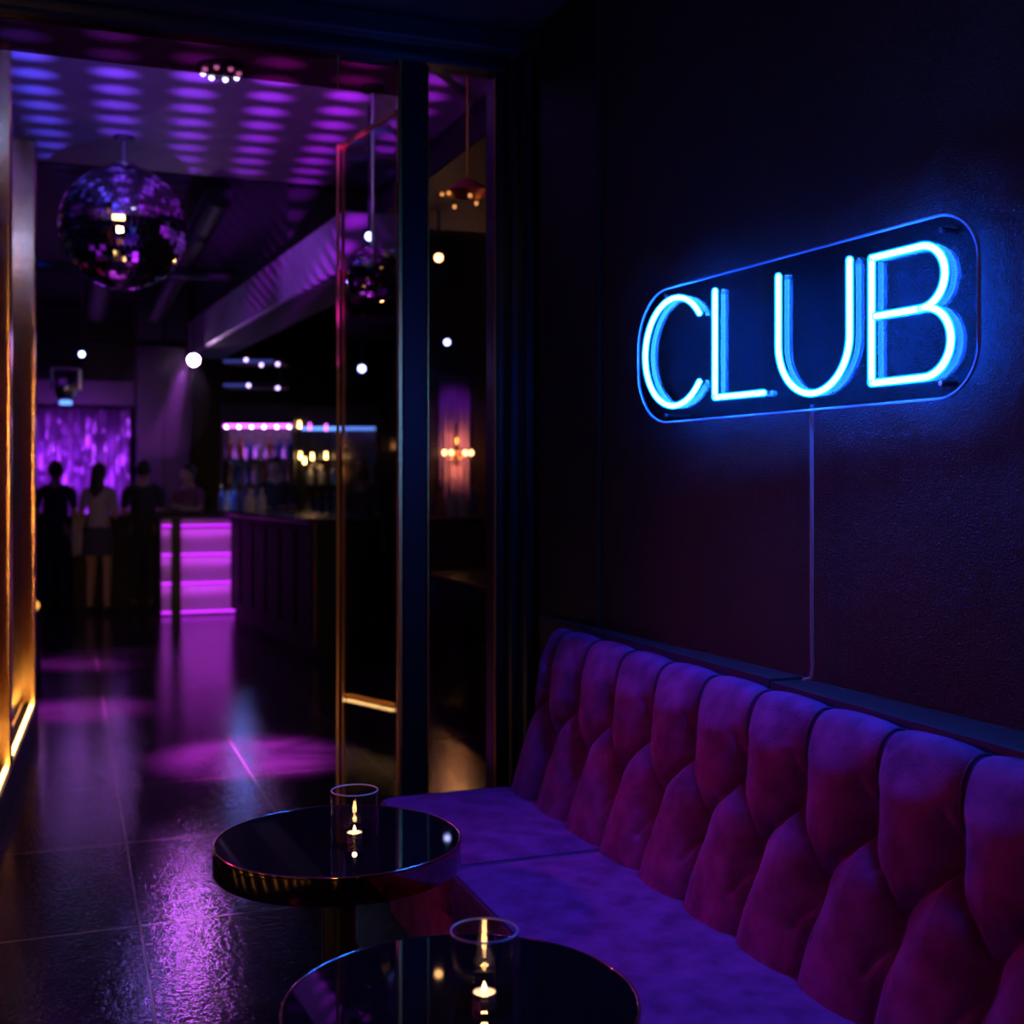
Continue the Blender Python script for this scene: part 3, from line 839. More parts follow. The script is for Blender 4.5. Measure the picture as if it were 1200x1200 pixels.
for k, (tt, zz_) in enumerate(((-.5, 2.3), (.1, 2.4), (.6, 2.3))):
    point('curtain_pin', RM(16.7, tt, zz_), (.6, .2, 1), 4, .03)

# dark pillar beside the curtain
w = MB(); w.box(.9, 1.6, 17.2, 17.9, 0, 4.3, bev=.01); w.box(1.2, 1.24, 17.17, 17.2, 0, 4.0)
struct(w.build('pillar', M['black'], rz=TH), 'dark pillar between the sequin curtain and the bar', 'pillar')
# drape on the right wall behind the lamp
curtain('drape', .36, .9, 2.75, 'drape', 'purple drape on the club wall behind the four bulb lamp', RM(12.915, 4.115), TH, 5, .012)

# ================================================================ BAR
bar = tag(empty('bar_counter', RM(11.2, 1.7), TH), 'long dark wooden bar counter running back under the soffit', 'bar')
p0 = Vector((-1.71, 10.3)); p1 = Vector((-3.22, 13.55))
bl = (p1 - p0).length; brz = math.atan2(-(p1.x - p0.x), p1.y - p0.y)
bar.location = (p0.x, p0.y, 0); bar.rotation_euler = (0, 0, brz)
m = MB(); m.box(.03, .62, .03, bl, .1, 1.16); m.box(.08, .6, .05, bl, 0, .1)
m.build('body', M['darkwood'], bar)
m = MB(); m.box(-.06, .70, -.05, bl + .1, 1.16, 1.21, bev=.008); m.build('counter_top', M['stone'], bar)
for k in range(6):
    m = MB(); y = .12 + k * (bl - .1) / 6; m.box(.012, .03, y, y + (bl - .1) / 6 - .1, .2, 1.08, bev=.006); m.build('front_panel', M['darkwood'], bar)
for y in (.03,):
    m = MB(); m.box(.016, .03, y, y + .02, .1, 1.16); m.build('brass_strip', M['brassdull'], bar)
m = MB(); m.box(.1, .55, .012, .03, .2, 1.08, bev=.006); m.build('front_panel', M['darkwood'], bar)
# the lit counter across the end, facing the room
lc = tag(empty('lit_counter', ray(277, 13.9), TH), 'bar counter end with three glowing purple shelves facing the dance floor', 'bar')
LW = .86
m = MB(); m.box(-LW, 0, .12, .6, .03, 1.12); m.build('body', M['black'], lc)
m = MB(); m.box(-LW - .06, .06, -.06, .66, 1.12, 1.19, bev=.008); m.build('counter_top', M['stone'], lc)
m = MB(); m.box(-LW, .0, .105, .118, .04, 1.1); m.build('back_panel', M['lit_panel'], lc)
for x0, x1 in ((-LW - .0, -LW + .02), (-LW + .13, -LW + .235), (-.015, .02)):
    m = MB(); m.box(x0, x1, -.02, .12, .0, 1.12); m.build('post', M['black'], lc)
for k, z in enumerate((.03, .36, .69, 1.02)):
    m = MB(); m.box(-LW, 0, .0, .11, z - .02, z + .0); m.build('shelf', M['lit_panel'] if k < 3 else M['black'], lc)
    for x0, x1 in ((-LW + .02, -LW + .13), (-LW + .235, -.015)):
        m = MB(); m.box(x0, x1, -.012, .002, z - .0, z + .02); m.build('light_strip', M['magenta_led'], lc)
for z in (.33, .66, .99):
    for x0, x1 in ((-LW + .235, -.015), (-LW + .02, -LW + .13)):
        area('shelf_light', lc.matrix_world @ Vector((0, 0, 0)) + Vector(lc.location) + B * ((x0 + x1) / 2) + A * .05 + Vector((0, 0, z)), Vector(lc.location) + B * ((x0 + x1) / 2) + A * .09 + Vector((0, 0, z - .3)), (.72, .05, 1), 0.7 * (x1 - x0) / .6, x1 - x0, .04)
# standing rail behind the guests
m = MB(); m.box(-2.1, -.12, .0, .45, 1.06, 1.12, bev=.008); m.box(-2.0, -.2, .12, .4, 0, 1.06)
o = m.build('standing_counter', M['darkwood'], loc=ray(195, 14.9), rz=TH)
tag(o, 'dark counter the guests stand at, left of the purple shelves', 'counter')

# back bar units
def back_bar(px0, px1, Y, z1, label, led, panel, name='back_bar'):
    a, b = ray(px0, Y), ray(px1, Y); wdt = (b - a).length
    g = tag(empty(name, a, 0), label, 'back bar')
    m = MB(); m.box(-.04, wdt + .04, .3, .36, 0, z1 + .3); m.build('back_panel', M[panel], g)
    m = MB(); m.box(-.04, 0, -.02, .3, 0, z1 + .3); m.build('side_panel', M['black'], g)
    m = MB(); m.box(wdt, wdt + .04, -.02, .3, 0, z1 + .3); m.build('side_panel', M['black'], g)
    m = MB(); m.box(0, wdt, -.02, .3, z1 + .03, z1 + .3); m.build('canopy', M['black'], g)
    for z in (1.08, 1.5, 1.85):
        m = MB(); m.box(0, wdt, .02, .3, z - .02, z); m.build('shelf', M['stone'], g)
    m = MB(); m.box(0, wdt, .0, .03, z1 - .01, z1 + .03); m.build('light_strip', M[led], g)
    m = MB(); m.box(0, wdt, .0, .3, 0, 1.06); m.build('cupboard', M['wood'], g)
    return g, a, wdt
YB = 16.0
z1 = zz(500, YB)
g, ba, bw = back_bar(262, 342, YB, z1, 'back bar bay with a violet light strip and falling light', 'violet_led', 'clubceil')
for k in range(6):
    x = bw * (.04 + .92 * k / 5)
    spot('violet_spot', ba + Vector((x, .17, z1 - .02)), ba + Vector((x, .295, z1 - .42)), (.5, .1, 1), 70, 24, .8, .02)
    m = MB(); m.ball(.022, (x, .015, z1 + .0), 12, 8); m.build('bulb', M['violet_bulb'], g, smooth=60)
g2, ba2, bw2 = back_bar(354, 440, YB + .2, zz(503, YB + .2), 'darker back bar bay with a blue light strip, right of the violet bay', 'blue_led', 'stone')
for k, (px, py, mt) in enumerate(((351, 500, 'warm_bulb'), (363, 502, 'violet_led'), (382, 503, 'violet_led'), (352, 536, 'warm_bulb'), (357, 542, 'warm_bulb'), (366, 537, 'warm_bulb'), (382, 536, 'warm_bulb'))):
    p = ray(px, YB + .15, zz(py, YB + .15))
    m = MB(); m.ball(.02, nu=14, nv=8); m.lathe([(.012, .02), (.012, .07), (1e-4, .07)], 12)
    tag(m.build('shelf_bulb', [M[mt]], loc=p, smooth=60), ('small amber bulb on the blue lit back bar bay' if mt == 'warm_bulb' else 'small violet bulb along the blue light strip'), 'bulb', 'bulbs on the blue lit back bar bay')
point('bay_glow', ba2 + Vector((.15, .12, 1.75)), (1, .5, .2), .35, .03)
point('bay_glow', ba2 + Vector((.5, .1, 2.2)), (.2, .2, 1), .5, .03)
# bottles
def bottle_proto(name, r, h, mt):
    m = MB(); m.lathe([(1e-4, 0), (r, 0), (r, h * .58), (r * .85, h * .66), (r * .35, h * .76), (r * .33, h * .94), (r * .4, h * .95), (r * .4, h * .98), (1e-4, h * .98)], 18)
    o = m.build(name, M[mt], smooth=40)
    m = MB(); m.cyl(r * .42, h * .95, h * 1.02, 12); m.build('cap', M['cap'], o)
    return o
protos = [bottle_proto('bottle', .042, .3, 'bottleblue'), bottle_proto('bottle', .05, .25, 'bottleclear'), bottle_proto('bottle', .038, .32, 'bottleamber')]
kindname = ['blue', 'pale', 'amber']
used = [False] * 3
rnd = random.Random(11)
def put_bottle(k, loc, label, group):
    if not used[k]:
        o = protos[k]; used[k] = True
    else:
        o = copy_tree(protos[k])
    o.location = loc; tag(o, label, 'bottle', group)
for z, ks in ((1.08, 9), (1.5, 8), (1.85, 7)):
    for i in range(ks):
        k = rnd.choice((0, 0, 1, 2)) if z < 1.2 else rnd.choice((0, 1, 2))
        put_bottle(k, ba + Vector((bw * (i + .5) / ks, .1 + rnd.random() * .06, z + .003)), '%s glass bottle on the %s shelf of the violet back bar bay' % (kindname[k], {1.08: 'lowest', 1.5: 'middle', 1.85: 'top'}[z]), 'bottles on the violet back bar bay')
for z, ks in ((1.08, 8), (1.5, 6)):
    for i in range(ks):
        k = rnd.choice((0, 1, 2))
        put_bottle(k, ba2 + Vector((bw2 * (i + .5) / ks, .1 + rnd.random() * .06, z + .003)), '%s glass bottle on the %s shelf of the blue back bar bay' % (kindname[k], {1.08: 'lowest', 1.5: 'middle'}[z]), 'bottles on the blue back bar bay')
# bottles standing on the counter in front of the violet bay
for i, (px, Y) in enumerate(((260, 14.3), (267, 14.25), (274, 14.3), (286, 13.3), (293, 13.2), (300, 13.3), (307, 13.25))):
    k = (0, 1, 0, 0, 1, 0, 1)[i]
    put_bottle(k, ray(px, Y, 1.192 if Y > 14 else 1.212), '%s bottle on the bar corner in front of the violet bay' % kindname[k], 'bottles on the bar corner')
point('bottle_light', ray(284, 13.9, 1.75), (.12, .25, 1), 5, .05)
# hanging canopy over the bar with two blue lit rails
g = tag(empty('bar_canopy', ray(262, 13.2, 0), 0), 'hanging bar canopy with two faint blue light rails', 'canopy')
for py in (423, 451):
    z = zz(py, 13.2)
    m = MB(); m.box(0, .68, 0, .3, z - .03, z + .03); rl = m.build('rail', M['duct'], g)
    m = MB(); m.box(.0, .3 if py > 430 else .55, -.012, .0, z - .02, z + .012); m.build('light_strip', D.materials.get('dim_blue_led') or emit('dim_blue_led', (.1, .12, .7), .35), rl)
for x in (.05, .6):
    m = MB(); m.tube([(x, .15, zz(451, 13.2)), (x, .15, 3.2)], .012, 8); m.build('hanger', M['duct'], g)
for px, py in ((289, 422), (307, 428), (326, 427), (292, 452), (326, 455)):
    m = MB(); m.ball(.02, ((px - 262) / F * 13.2, -.03, zz(py, 13.2)), 12, 8); m.build('bulb', emit('pale_violet_bulb', (.55, .4, 1), 5) if 'pale_violet_bulb' not in D.materials else D.materials['pale_violet_bulb'], g, smooth=60)

hz = D.materials.new('stage_haze'); hz.use_nodes = True
hz.node_tree.nodes.clear()
pv = hz.node_tree.nodes.new('ShaderNodeVolumePrincipled'); ho = hz.node_tree.nodes.new('ShaderNodeOutputMaterial')
pv.inputs['Color'].default_value = (.9, .9, .95, 1); pv.inputs['Density'].default_value = .10; pv.inputs['Anisotropy'].default_value = .3
hz.node_tree.links.new(pv.outputs[0], ho.inputs['Volume'])
m = MB(); m.ball(1, nu=20, nv=12, sc=(.42, .40, .52))
tag(m.build('haze', hz, loc=(LS.x - .22, LS.y - .15, LS.z - .40), smooth=60), 'thin haze drifting round the violet stage light', 'haze', kind='stuff')
spot('haze_ray', LS + Vector((-.02, -.1, -.09)), (LS.x - .5, LS.y - .4, .3), VIO, 70, 9, .3, .01)
spot('haze_ray', LS + Vector((.0, -.1, -.09)), (LS.x - .02, LS.y - .3, .3), VIO, 50, 8, .3, .01)

# ================================================================ WALL LAMP AND TABLE BEHIND THE SIDE GLASS
Ysc = 13.3
sc0 = RM(12.86, 4.115, zz(530, 13.47))
sc = tag(empty('wall_lamp', sc0, TH), 'four bulb amber wall lamp glowing behind the side glass', 'wall lamp')
m = MB(); m.lathe([(1e-4, -.16), (.02, -.15), (.012, -.1), (.03, 0), (.012, .1), (.018, .3), (1e-4, .34)], 16); m.build('stem', M['brass'], sc, smooth=50)
for k, dx in enumerate((-.155, -.075, .09, .16)):
    m = MB(); m.tube([(0, 0, -.06), (dx * .6, -.03, -.07), (dx, -.04, -.045)], .006, 8); a_ = m.build('arm', M['brass'], sc, smooth=50)
    m = MB(); m.ball(.024, (dx, -.04, -.005), 16, 10, sc=(1, 1, 1.2)); m.build('bulb', M['warm_bulb'], a_, smooth=60)
point('wall_lamp_glow', sc0 + A * -.06 + Vector((0, 0, .14)), (1, .45, .12), 4, .04)
point('wall_lamp_glow', sc0 + A * -.06 + Vector((0, 0, -.2)), (1, .45, .12), 3, .04)
point('corner_fill', RM(10.6, 3.2, 1.9), (1, .5, .18), 2, .03)  # added warm point lamp to bring out table and counter edges
spot('drape_wash', RM(12.3, 4.1, 3.0), RM(12.95, 4.1, 1.9), (.4, .06, 1), 18, 60, .7, .05)
tb = tag(empty('side_table', ray(500, 10.3), math.atan(.356)), 'long dark table with brass edge behind the side glass', 'table')
m = MB(); m.box(0, .62, -1.75, 0, .71, .75, bev=.004); m.build('table_top', M['stone'], tb)
m = MB(); m.box(-.006, 0, -1.75, 0, .735, .752); m.build('brass_edge', M['brassdull'], tb)
m = MB(); m.box(-.006, .62, 0, .006, .735, .752); m.build('brass_edge', M['brassdull'], tb)
for x, y in ((.05, -.08), (.57, -.08), (.05, -1.67), (.57, -1.67)):
    m = MB(); m.box(x - .025, x + .025, y - .025, y + .025, 0, .71); m.build('leg', M['frame'], tb)
ct = tag(empty('high_counter', ray(500, 12.0), TH), 'dark high counter with glasses in front of the wall lamp', 'counter')
m = MB(); m.box(.0, .62, 0, .5, 1.14, 1.18, bev=.004); m.build('counter_top', M['stone'], ct)
m = MB(); m.box(-.004, .62, -.006, 0, 1.15, 1.182); m.build('brass_edge', M['brassdull'], ct)
m = MB(); m.box(.05, .6, .06, .45, 0, 1.14); m.build('body', M['wood'], ct)
for i, px in enumerate((516, 529, 542, 555)):
    put_bottle((2, 1, 1, 0)[i], ray(px, 12.35, 1.18), '%s bottle on the high counter under the wall lamp' % kindname[(2, 1, 1, 0)[i]], 'bottles on the high counter')
# amber lamps high behind the side glass
pr_ = ray(548, 5.8, zz(234, 5.8))
g = tag(empty('chandelier', pr_, TH), 'small amber chandelier glimmering high behind the side glass', 'chandelier')
m = MB(); m.tube([(0, 0, .1), (0, 0, 3.6 - pr_.z)], .006, 8); m.lathe([(.02, .1), (.12, .04), (.13, .03), (.02, .08)], 20, closed=True); m.build('frame', M['brassdull'], g, smooth=50)
wb = emit('dim_amber_bulb', (1, .45, .12), 1.6)
for k in range(7):
    m = MB(); a = k * 2 * PI / 7; m.ball(.011, (.125 * math.cos(a), .125 * math.sin(a), .03 - .02 * (k % 3)), 10, 6); m.build('bulb', wb, g, smooth=60)

# ================================================================ PEOPLE
def skin_mesh(joints, edges, sub=1):
    me = D.meshes.new('tmp_skin'); me.from_pydata([j[0] for j in joints], edges, [])
    o = D.objects.new('tmp_skin', me); COL.objects.link(o)
    md = o.modifiers.new('skin', 'SKIN'); md.use_smooth_shade = True
    for i, j in enumerate(joints):
        sv = me.skin_vertices[0].data[i]; sv.radius = j[1]; sv.use_root = (i == 0)
    s2 = o.modifiers.new('sub', 'SUBSURF'); s2.levels = sub; s2.render_levels = sub
    dg = bpy.context.evaluated_depsgraph_get(); dg.update()
    ev = o.evaluated_get(dg); em = ev.to_mesh()
    v = [tuple(x.co) for x in em.vertices]; f = [tuple(p.vertices) for p in em.polygons]
    ev.to_mesh_clear()
    D.objects.remove(o); D.meshes.remove(me)
    return v, f
def head_fn(q, w):
    # q unit direction (y forward), w scaled point
    z = q.z
    if z < -.2: w = Vector((w.x * (1 + .35 * (z + .2)), w.y * (1 + .1 * (z + .2)), w.z))
    if q.y > .55:
        nose = math.exp(-((q.x) / .13) ** 2) * math.exp(-((z + .16) / .2) ** 2) * .026
        mouth = math.exp(-((q.x) / .25) ** 2) * (math.exp(-((z + .47) / .06) ** 2) * .007 - math.exp(-((z + .52) / .025) ** 2) * .006)
        eye = -.008 * math.exp(-((abs(q.x) - .36) / .14) ** 2) * math.exp(-((z - .06) / .1) ** 2)
        w = w + Vector((0, nose + mouth + eye, 0))
    return w
def person(loc, rz, label, top='blackcloth', low='blackcloth', hair='short', h=1.75, arms='counter', skirt=False, lean=0.0, wide=1.0):
    k = h / 1.75
    g = tag(empty('person', loc, rz), label, 'person')
    g.scale = (k, k, k)
    ly = lean                            # torso lean forward
    sh = Vector((0, ly, 1.43)); nk = Vector((0, ly * 1.08, 1.50)); hd = Vector((0, ly * 1.2 + .015, 1.63))
    sw = .185 * wide
    J = [((0, 0, .96), (.145, .105)), ((0, ly * .4, 1.12), (.125, .095)), ((0, ly * .8, 1.30), (.15, .105)), (tuple(sh), (.10, .085)), (tuple(nk), (.06, .06)), ((0, ly * 1.1 + .005, 1.57), (.05, .054))]
    E = [(0, 1), (1, 2), (2, 3), (3, 4), (4, 5)]
    TJ = [((0, 0, .80), (.15, .11)), ((0, 0, .92), (.172 * wide, .128)), ((0, ly * .4, 1.12), (.152 * wide, .118)), ((0, ly * .8, 1.30), (.172 * wide, .12)), ((0, ly, 1.44), (.11, .09))]
    TE = [(0, 1), (1, 2), (2, 3), (3, 4)]
    LJ = [((0, 0, 1.04), (.15, .112)), ((0, 0, .9), (.166, .128))]
    LE = [(0, 1)]
    fingers = MB()
    for sd in (-1, 1):
        if arms == 'counter':
            el = Vector((sd * (sw + .045), ly - .03, 1.13)); wr = Vector((sd * (sw - .05), ly + .2, 1.16))
        elif arms == 'lean':
            el = Vector((sd * (sw + .09), ly + .1, 1.19)); wr = Vector((sd * .1, ly + .3, 1.24))
        else:
            el = Vector((sd * (sw + .05), -.02, 1.13)); wr = Vector((sd * (sw + .06), .05, .88))
        s_ = Vector((sd * sw, ly, 1.405))
        dirn = (wr - el).normalized()
        hand = wr + dirn * .07
        i = len(J)
        J += [(tuple(s_), (.058, .058)), (tuple((s_ + el) / 2), (.048, .048)), (tuple(el), (.04, .04)), (tuple(el.lerp(wr, .4)), (.037, .037)), (tuple(wr), (.026, .026)), (tuple(hand), (.036, .022))]
        E += [(3, i), (i, i + 1), (i + 1, i + 2), (i + 2, i + 3), (i + 3, i + 4), (i + 4, i + 5)]
        side = dirn.cross(Vector((0, 0, 1))); side = side.normalized() if side.length > .1 else Vector((0, 1, 0))
        for q in range(4):
            b0 = hand + side * (q - 1.5) * .019 + dirn * .015
            L_ = (.068, .078, .072, .056)[q]
            fingers.tube([b0, b0 + dirn * L_ * .55, b0 + dirn * L_ * .9 - Vector((0, 0, .016))], [.0095, .0085, .0065], 6)
        th = wr + dirn * .035 + side * (-sd) * .028
        fingers.tube([th, th + dirn * .03 + side * (-sd) * .022, th + dirn * .06 + side * (-sd) * .026], [.011, .0095, .007], 6)
        i = len(TJ)
        TJ += [(tuple(s_), (.07, .07)), (tuple((s_ + el) / 2), (.058, .058)), (tuple(s_.lerp(el, .85)), (.05, .05))]
        TE += [(4, i), (i, i + 1), (i + 1, i + 2)]
        hip = Vector((sd * .09, 0, .9)); kn = Vector((sd * .1, .015, .5)); an = Vector((sd * .105, -.02, .09))
        i = len(J)
        J += [(tuple(hip), (.085, .085)), (tuple(hip.lerp(kn, .5)), (.072, .072)), (tuple(kn), (.052, .052)), (tuple(kn.lerp(an, .35)), (.053, .053)), (tuple(an), (.036, .036)), ((an.x, an.y + .1, .045), (.036, .03))]
        E += [(0, i), (i, i + 1), (i + 1, i + 2), (i + 2, i + 3), (i + 3, i + 4), (i + 4, i + 5)]
        if not skirt:
            i = len(LJ)
            LJ += [(tuple(hip), (.1, .1)), (tuple(hip.lerp(kn, .5)), (.085, .085)), (tuple(kn), (.068, .068)), (tuple(kn.lerp(an, .5)), (.064, .064)), ((an.x, an.y, .1), (.056, .056))]
            LE += [(1, i), (i, i + 1), (i + 1, i + 2), (i + 2, i + 3), (i + 3, i + 4)]
        m = MB(); m.ball(.1, (an.x, an.y + .055, .045), 14, 8, sc=(.48, 1.25, .44)); m.build('shoe', M['shoe'], g, smooth=60)
    v, f = skin_mesh(J, E)
    m = MB(); m.add(v, f); m.add(fingers.v, fingers.f)
    m.ball(1, tuple(hd), 28, 20, sc=(.08, .098, .122), fn=head_fn)
    for sd in (-1, 1):
        m.ball(.022, tuple(hd + Vector((sd * .081, -.005, -.005))), 10, 8, sc=(.35, .8, 1.35))
        m.ball(.011, tuple(hd + Vector((sd * .029, .08, .008))), 10, 8, mi=1)
    m.build('body', [M['skin'], M['eye']], g, smooth=60)
    v, f = skin_mesh(TJ, TE); m = MB(); m.add(v, f); m.build('shirt', M[top], g, smooth=60)
    if skirt:
        m = MB(); m.lathe([(.13, 1.02), (.165, .92), (.18, .8), (.185, .68), (.178, .68), (.165, .8), (.12, 1.0)], 24, closed=True)
        m.v = [(x * 1.08, y * .82, z) for x, y, z in m.v]; m.build('shorts', M[low], g, smooth=60)
    else:
        v, f = skin_mesh(LJ, LE); m = MB(); m.add(v, f); m.build('trousers', M[low], g, smooth=60)
    hm = MB()
    def hf(q, w):
        r = 1.0
        if q.y > .25 and q.z < .45: r = .9
        if q.z < -.35: r = .86
        return w * r
    hm.ball(1, tuple(hd + Vector((0, -.012, .018))), 24, 16, sc=(.092, .11, .126), fn=hf)
    if hair == 'long':
        pts = [hd + Vector((0, -.06, .04)), hd + Vector((0, -.085, -.08)), hd + Vector((0, -.1, -.2)), hd + Vector((0, -.09, -.36))]
        t_ = MB(); t_.tube(pts, [.075, .085, .088, .04], 14)
        t_.v = [(x * 1.0, hd.y - .06 + (y - hd.y + .06) * .55, z) for x, y, z in t_.v]
        hm.add(t_.v, t_.f)
    hm.build('hair', M['hair'], g, smooth=60)
    return g
person(ray(65, 14.2), .1, 'person in black shirt with short dark hair, leftmost at the counter', h=1.77, arms='counter')
person(ray(116, 14.0), -.1, 'person with long dark hair in pale top and dark shorts', 'greycloth', 'denim', 'long', 1.74, 'counter', skirt=True, wide=.9)
person(ray(168, 14.35), .15, 'person in black with short hair standing right of the long haired one', h=1.78, arms='counter')
person(ray(226, 14.95), PI - .5, 'person in wine coloured top leaning behind the purple lit counter', 'purpcloth', 'blackcloth', 'short', 1.74, 'lean', lean=.06)
person(ray(322, 14.9), PI + .2, 'bartender silhouette in dark shirt in front of the violet bay', h=1.83, arms='counter')
person(ray(425, 14.4), -.3, 'dim figure in black seen through the glass door leaf', h=1.7, arms='hang')
# pale jacket hanging from the counter between the two guests
m = MB()
Pq = []
for i in range(9):
    u = i / 8
    Pq.append([(-.07 + .15 * u + .02 * math.sin(v_ * .9 + i), .02 * math.sin(i * 1.7 + v_ * .4), 1.13 - v_ * .055 - .02 * math.sin(i * .8)) for v_ in range(10)])
m.grid(Pq)
o = m.build('jacket', M['beige'], loc=ray(90, 14.47), rz=.2, smooth=80)
md = o.modifiers.new('thick', 'SOLIDIFY'); md.thickness = .02
tag(o, 'pale jacket hanging from the counter between two guests', 'jacket')
# small amber lamp low by the left post
p = ray(43, 9.5, zz(696, 9.5))
m = MB(); m.cyl(.05, 0, .5, 16); m.ball(.04, (0, 0, .54), 14, 8, mi=1)
tag(m.build('floor_lantern', [M['black'], emit('dim_lantern', (1, .4, .08), 1.5)], loc=(p.x - .02, p.y, 0), smooth=50), 'small amber lantern on the floor just past the brass post', 'lantern')

# ================================================================ LIGHT
# club: floor pools from narrow violet spots under the ceiling
for (px, py), src, pw, an in (((290, 886), RM(8.2, .9, 3.5), 15000, 17), ((90, 832), RM(10.5, -1.2, 3.5), 9000, 15), ((90, 778), RM(13, -1.6, 3.4), 5500, 12)):
    Yf = F * EYE / (py - HZ)
    spot('floor_spot', src, ray(px, Yf), (.66, .05, 1), pw, an, 1, .12)
# soffit wash
spot('soffit_wash', RM(8.6, .2, 3.25), Vector((-1.35, 7.9, 2.9)), (.36, .07, 1), 60, 50, .9, .1)
# added ceiling wash, and dots thrown by an unseen patterned lamp
area('ceiling_wash', RM(6.6, .8, 1.2), RM(7.2, .9, 3.6), (.4, .02, 1), 1.2, .5, .5)
def dots_light(loc, power):  # unseen lamp by the doorway, added to project dots on the ceiling
    l = D.lights.new('dot_lamp', 'POINT'); l.energy = power; l.shadow_soft_size = .01; l.use_nodes = True
    nt = l.node_tree; N = nt.nodes; L = nt.links; em = N['Emission']
    tc = N.new('ShaderNodeTexCoord'); sx = N.new('ShaderNodeSeparateXYZ'); L.new(tc.outputs['Normal'], sx.inputs[0])
    def mth(op, a, b=None, c=None):
        n = N.new('ShaderNodeMath'); n.operation = op
        for i, q in enumerate((a, b, c)):
            if q is None: continue
            if isinstance(q, (int, float)): n.inputs[i].default_value = q
            else: L.new(q, n.inputs[i])
        return n.outputs[0]
    zab = mth('MAXIMUM', mth('ABSOLUTE', sx.outputs[2]), .05)
    H = 3.6 - loc[2]
    x = mth('MULTIPLY', mth('DIVIDE', sx.outputs[0], mth('MAXIMUM', sx.outputs[2], .05) ), H)
    y = mth('MULTIPLY', mth('DIVIDE', sx.outputs[1], mth('MAXIMUM', sx.outputs[2], .05) ), H)
    ca, sa = math.cos(TH - .06), math.sin(TH - .06)
    t = mth('ADD', mth('MULTIPLY', x, ca), mth('MULTIPLY', y, sa))
    s = mth('SUBTRACT', mth('MULTIPLY', y, ca), mth('MULTIPLY', x, sa))
    cu, cv = .40, .27
    ru = mth('DIVIDE', t, cu); rv = mth('DIVIDE', s, cv)
    colid = mth('FLOOR', ru)
    rv = mth('ADD', rv, mth('MULTIPLY', mth('SINE', mth('MULTIPLY', colid, 2.3)), .3))
    fu = mth('SUBTRACT', mth('FRACT', ru), .5); fv = mth('SUBTRACT', mth('FRACT', rv), .5)
    dd = mth('SQRT', mth('ADD', mth('POWER', mth('ABSOLUTE', mth('MULTIPLY', fu, 2.6)), 2), mth('POWER', mth('ABSOLUTE', mth('MULTIPLY', fv, 2.4)), 2)))
    mr = N.new('ShaderNodeMapRange'); mr.interpolation_type = 'SMOOTHSTEP'
    L.new(dd, mr.inputs[0]); mr.inputs[1].default_value = 1.05; mr.inputs[2].default_value = .15; mr.inputs[3].default_value = .03; mr.inputs[4].default_value = 1
    # only upward
    up = N.new('ShaderNodeMapRange'); L.new(sx.outputs[2], up.inputs[0]); up.inputs[1].default_value = .25; up.inputs[2].default_value = .35
    gt = mth('MULTIPLY', mth('MULTIPLY', mth('LESS_THAN', t, 1.7), mth('GREATER_THAN', t, -1.2)), mth('GREATER_THAN', s, .95))   # mask keeping the dots off jamb and walls
    cr = N.new('ShaderNodeMapRange'); L.new(t, cr.inputs[0]); cr.inputs[1].default_value = -.9; cr.inputs[2].default_value = .9
    mx = N.new('ShaderNodeMix'); mx.data_type = 'RGBA'
    mx.inputs[6].default_value = (.02, .07, 1, 1); mx.inputs[7].default_value = (.45, .015, 1, 1)
    L.new(cr.outputs[0], mx.inputs[0]); L.new(mx.outputs[2], em.inputs['Color'])
    L.new(mth('MULTIPLY', mth('MULTIPLY', mr.outputs[0], up.outputs[0]), gt), em.inputs['Strength'])
    o = D.objects.new('dot_lamp', l); COL.objects.link(o); o.location = loc
    return o
dots_light(Vector((-1.15, 3.9, .8)), 3600)
# general violet fill lamp added inside the club
area('club_fill', RM(11.5, -1.2, 4.1), RM(11.5, -1.0, 0), (.4, .05, 1), 14, 4, 4)
point('ball_fill', RM(9.8, .6, 2.6), (.3, .2, 1), 5, .05)  # added point lamp for sparkle on the mirror ball
spot('bar_blue', RM(12.6, 1.6, 2.6), RM(12.2, 1.4, 1.2), (.1, .16, 1), 12, 80, .8, .05)
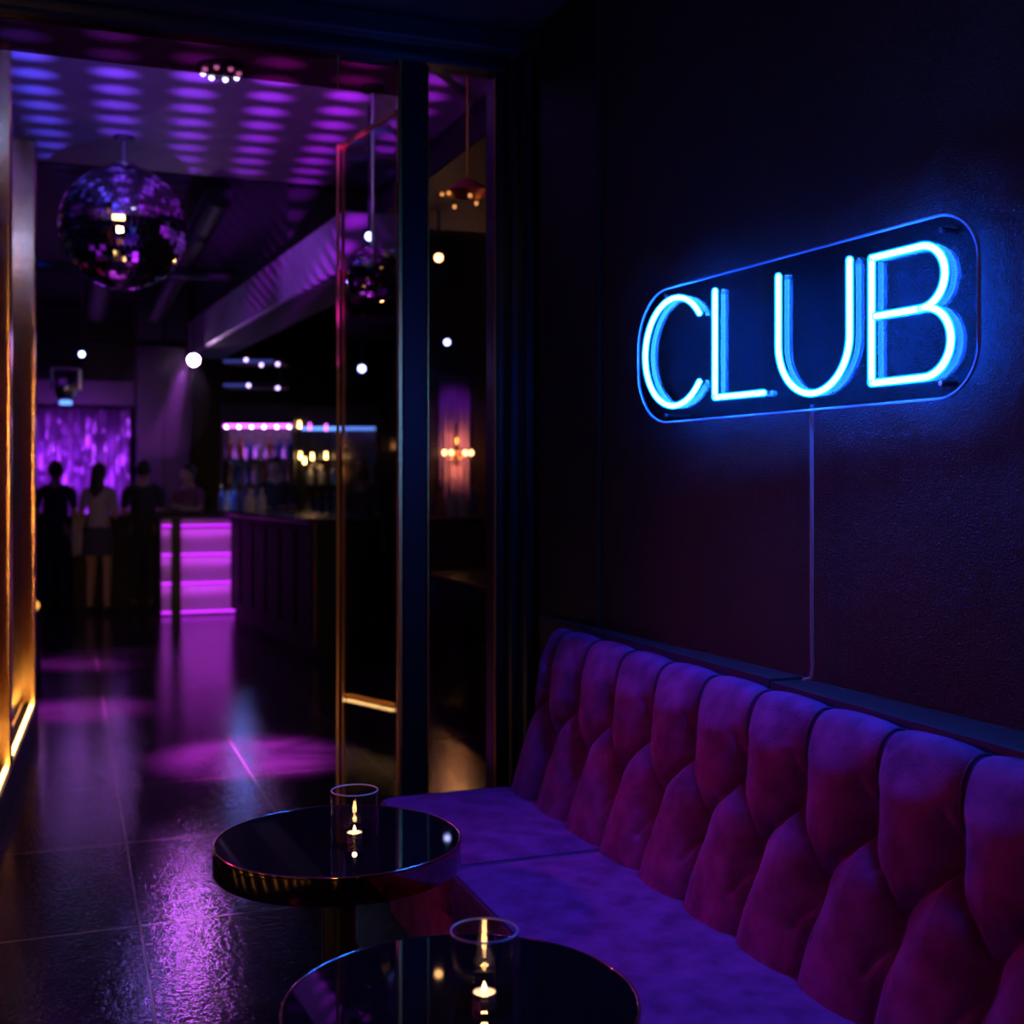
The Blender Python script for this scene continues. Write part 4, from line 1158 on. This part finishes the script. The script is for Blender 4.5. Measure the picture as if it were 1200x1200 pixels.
# lounge: unseen coloured spots, no fittings, for sofa, door and wall
spot('magenta_spot', RM(4.1, -.75, 1.5), RM(2.2, 1.5, .7), (1, .02, .42), 40, 64, 1, .02)  # unseen spot set low to graze the sofa tufts
spot('magenta_spot', RM(1.2, -1.9, 1.9), RM(2.3, 1.5, .6), (1, .02, .36), 13, 56, 1, .02)
spot('violet_spot', RM(5.6, .6, 1.9), RM(2.9, 1.3, .45), (.62, .04, .95), 34, 34, 1, .02)  # unseen spot inside the club, aimed at the sofa
spot('violet_spot', RM(2.9, .5, 3.2), RM(2.5, 1.15, .45), (.62, .05, 1), 12, 40, 1, .02)
spot('red_spot', RM(2.6, -2.4, 1.6), RM(2.9, .98, .35), (1, .1, .08), 14, 26, .9, .02)  # unseen low spot for the red on the seat front
spot('door_fill_spot', RM(1.0, .6, 3.15), RM(4.9, 1.12, 1.5), (1, .55, .2), 40, 20, 1, .03)  # added warm spot to light the door brass, no lamp seen
spot('wall_fill_spot', RM(.2, .2, 3.2), RM(1.8, 1.85, 2.3), (1, .5, .36), 13, 75, 1, .1)  # added warm spot for the brown tint of the upper wall
area('brass_fill_strip', RM(-1.3, -.5, 1.6), RM(8, -.5, .6), (1, .5, .16), 8, .1, 2.6).data.spread = math.radians(36)  # unseen strip behind the camera, added for the brass columns to reflect

# ================================================================ CAMERA, VIEW
cam = D.cameras.new('camera'); co = D.objects.new('camera', cam); COL.objects.link(co)
co.location = (0, 0, EYE); co.rotation_euler = (PI / 2, 0, 0)
cam.sensor_width = 36; cam.lens = 36 * F / 1200; cam.shift_y = -(600 - HZ) / 1200
cam.clip_start = .05; cam.clip_end = 100
cam.dof.use_dof = True; cam.dof.focus_distance = 2.9; cam.dof.aperture_fstop = 2.6
SC.camera = co
wd = D.worlds.new('world'); SC.world = wd; wd.use_nodes = True
wd.node_tree.nodes['Background'].inputs[0].default_value = (0, 0, 0, 1)
SC.view_settings.view_transform = 'Standard'; SC.view_settings.look = 'None'
SC.view_settings.gamma = 1; SC.view_settings.exposure = 0; SC.view_settings.use_curve_mapping = False
cy = SC.cycles
cy.sample_clamp_indirect = 4; cy.max_bounces = 8; cy.transparent_max_bounces = 16; cy.caustics_refractive = False
cy.use_denoising = True
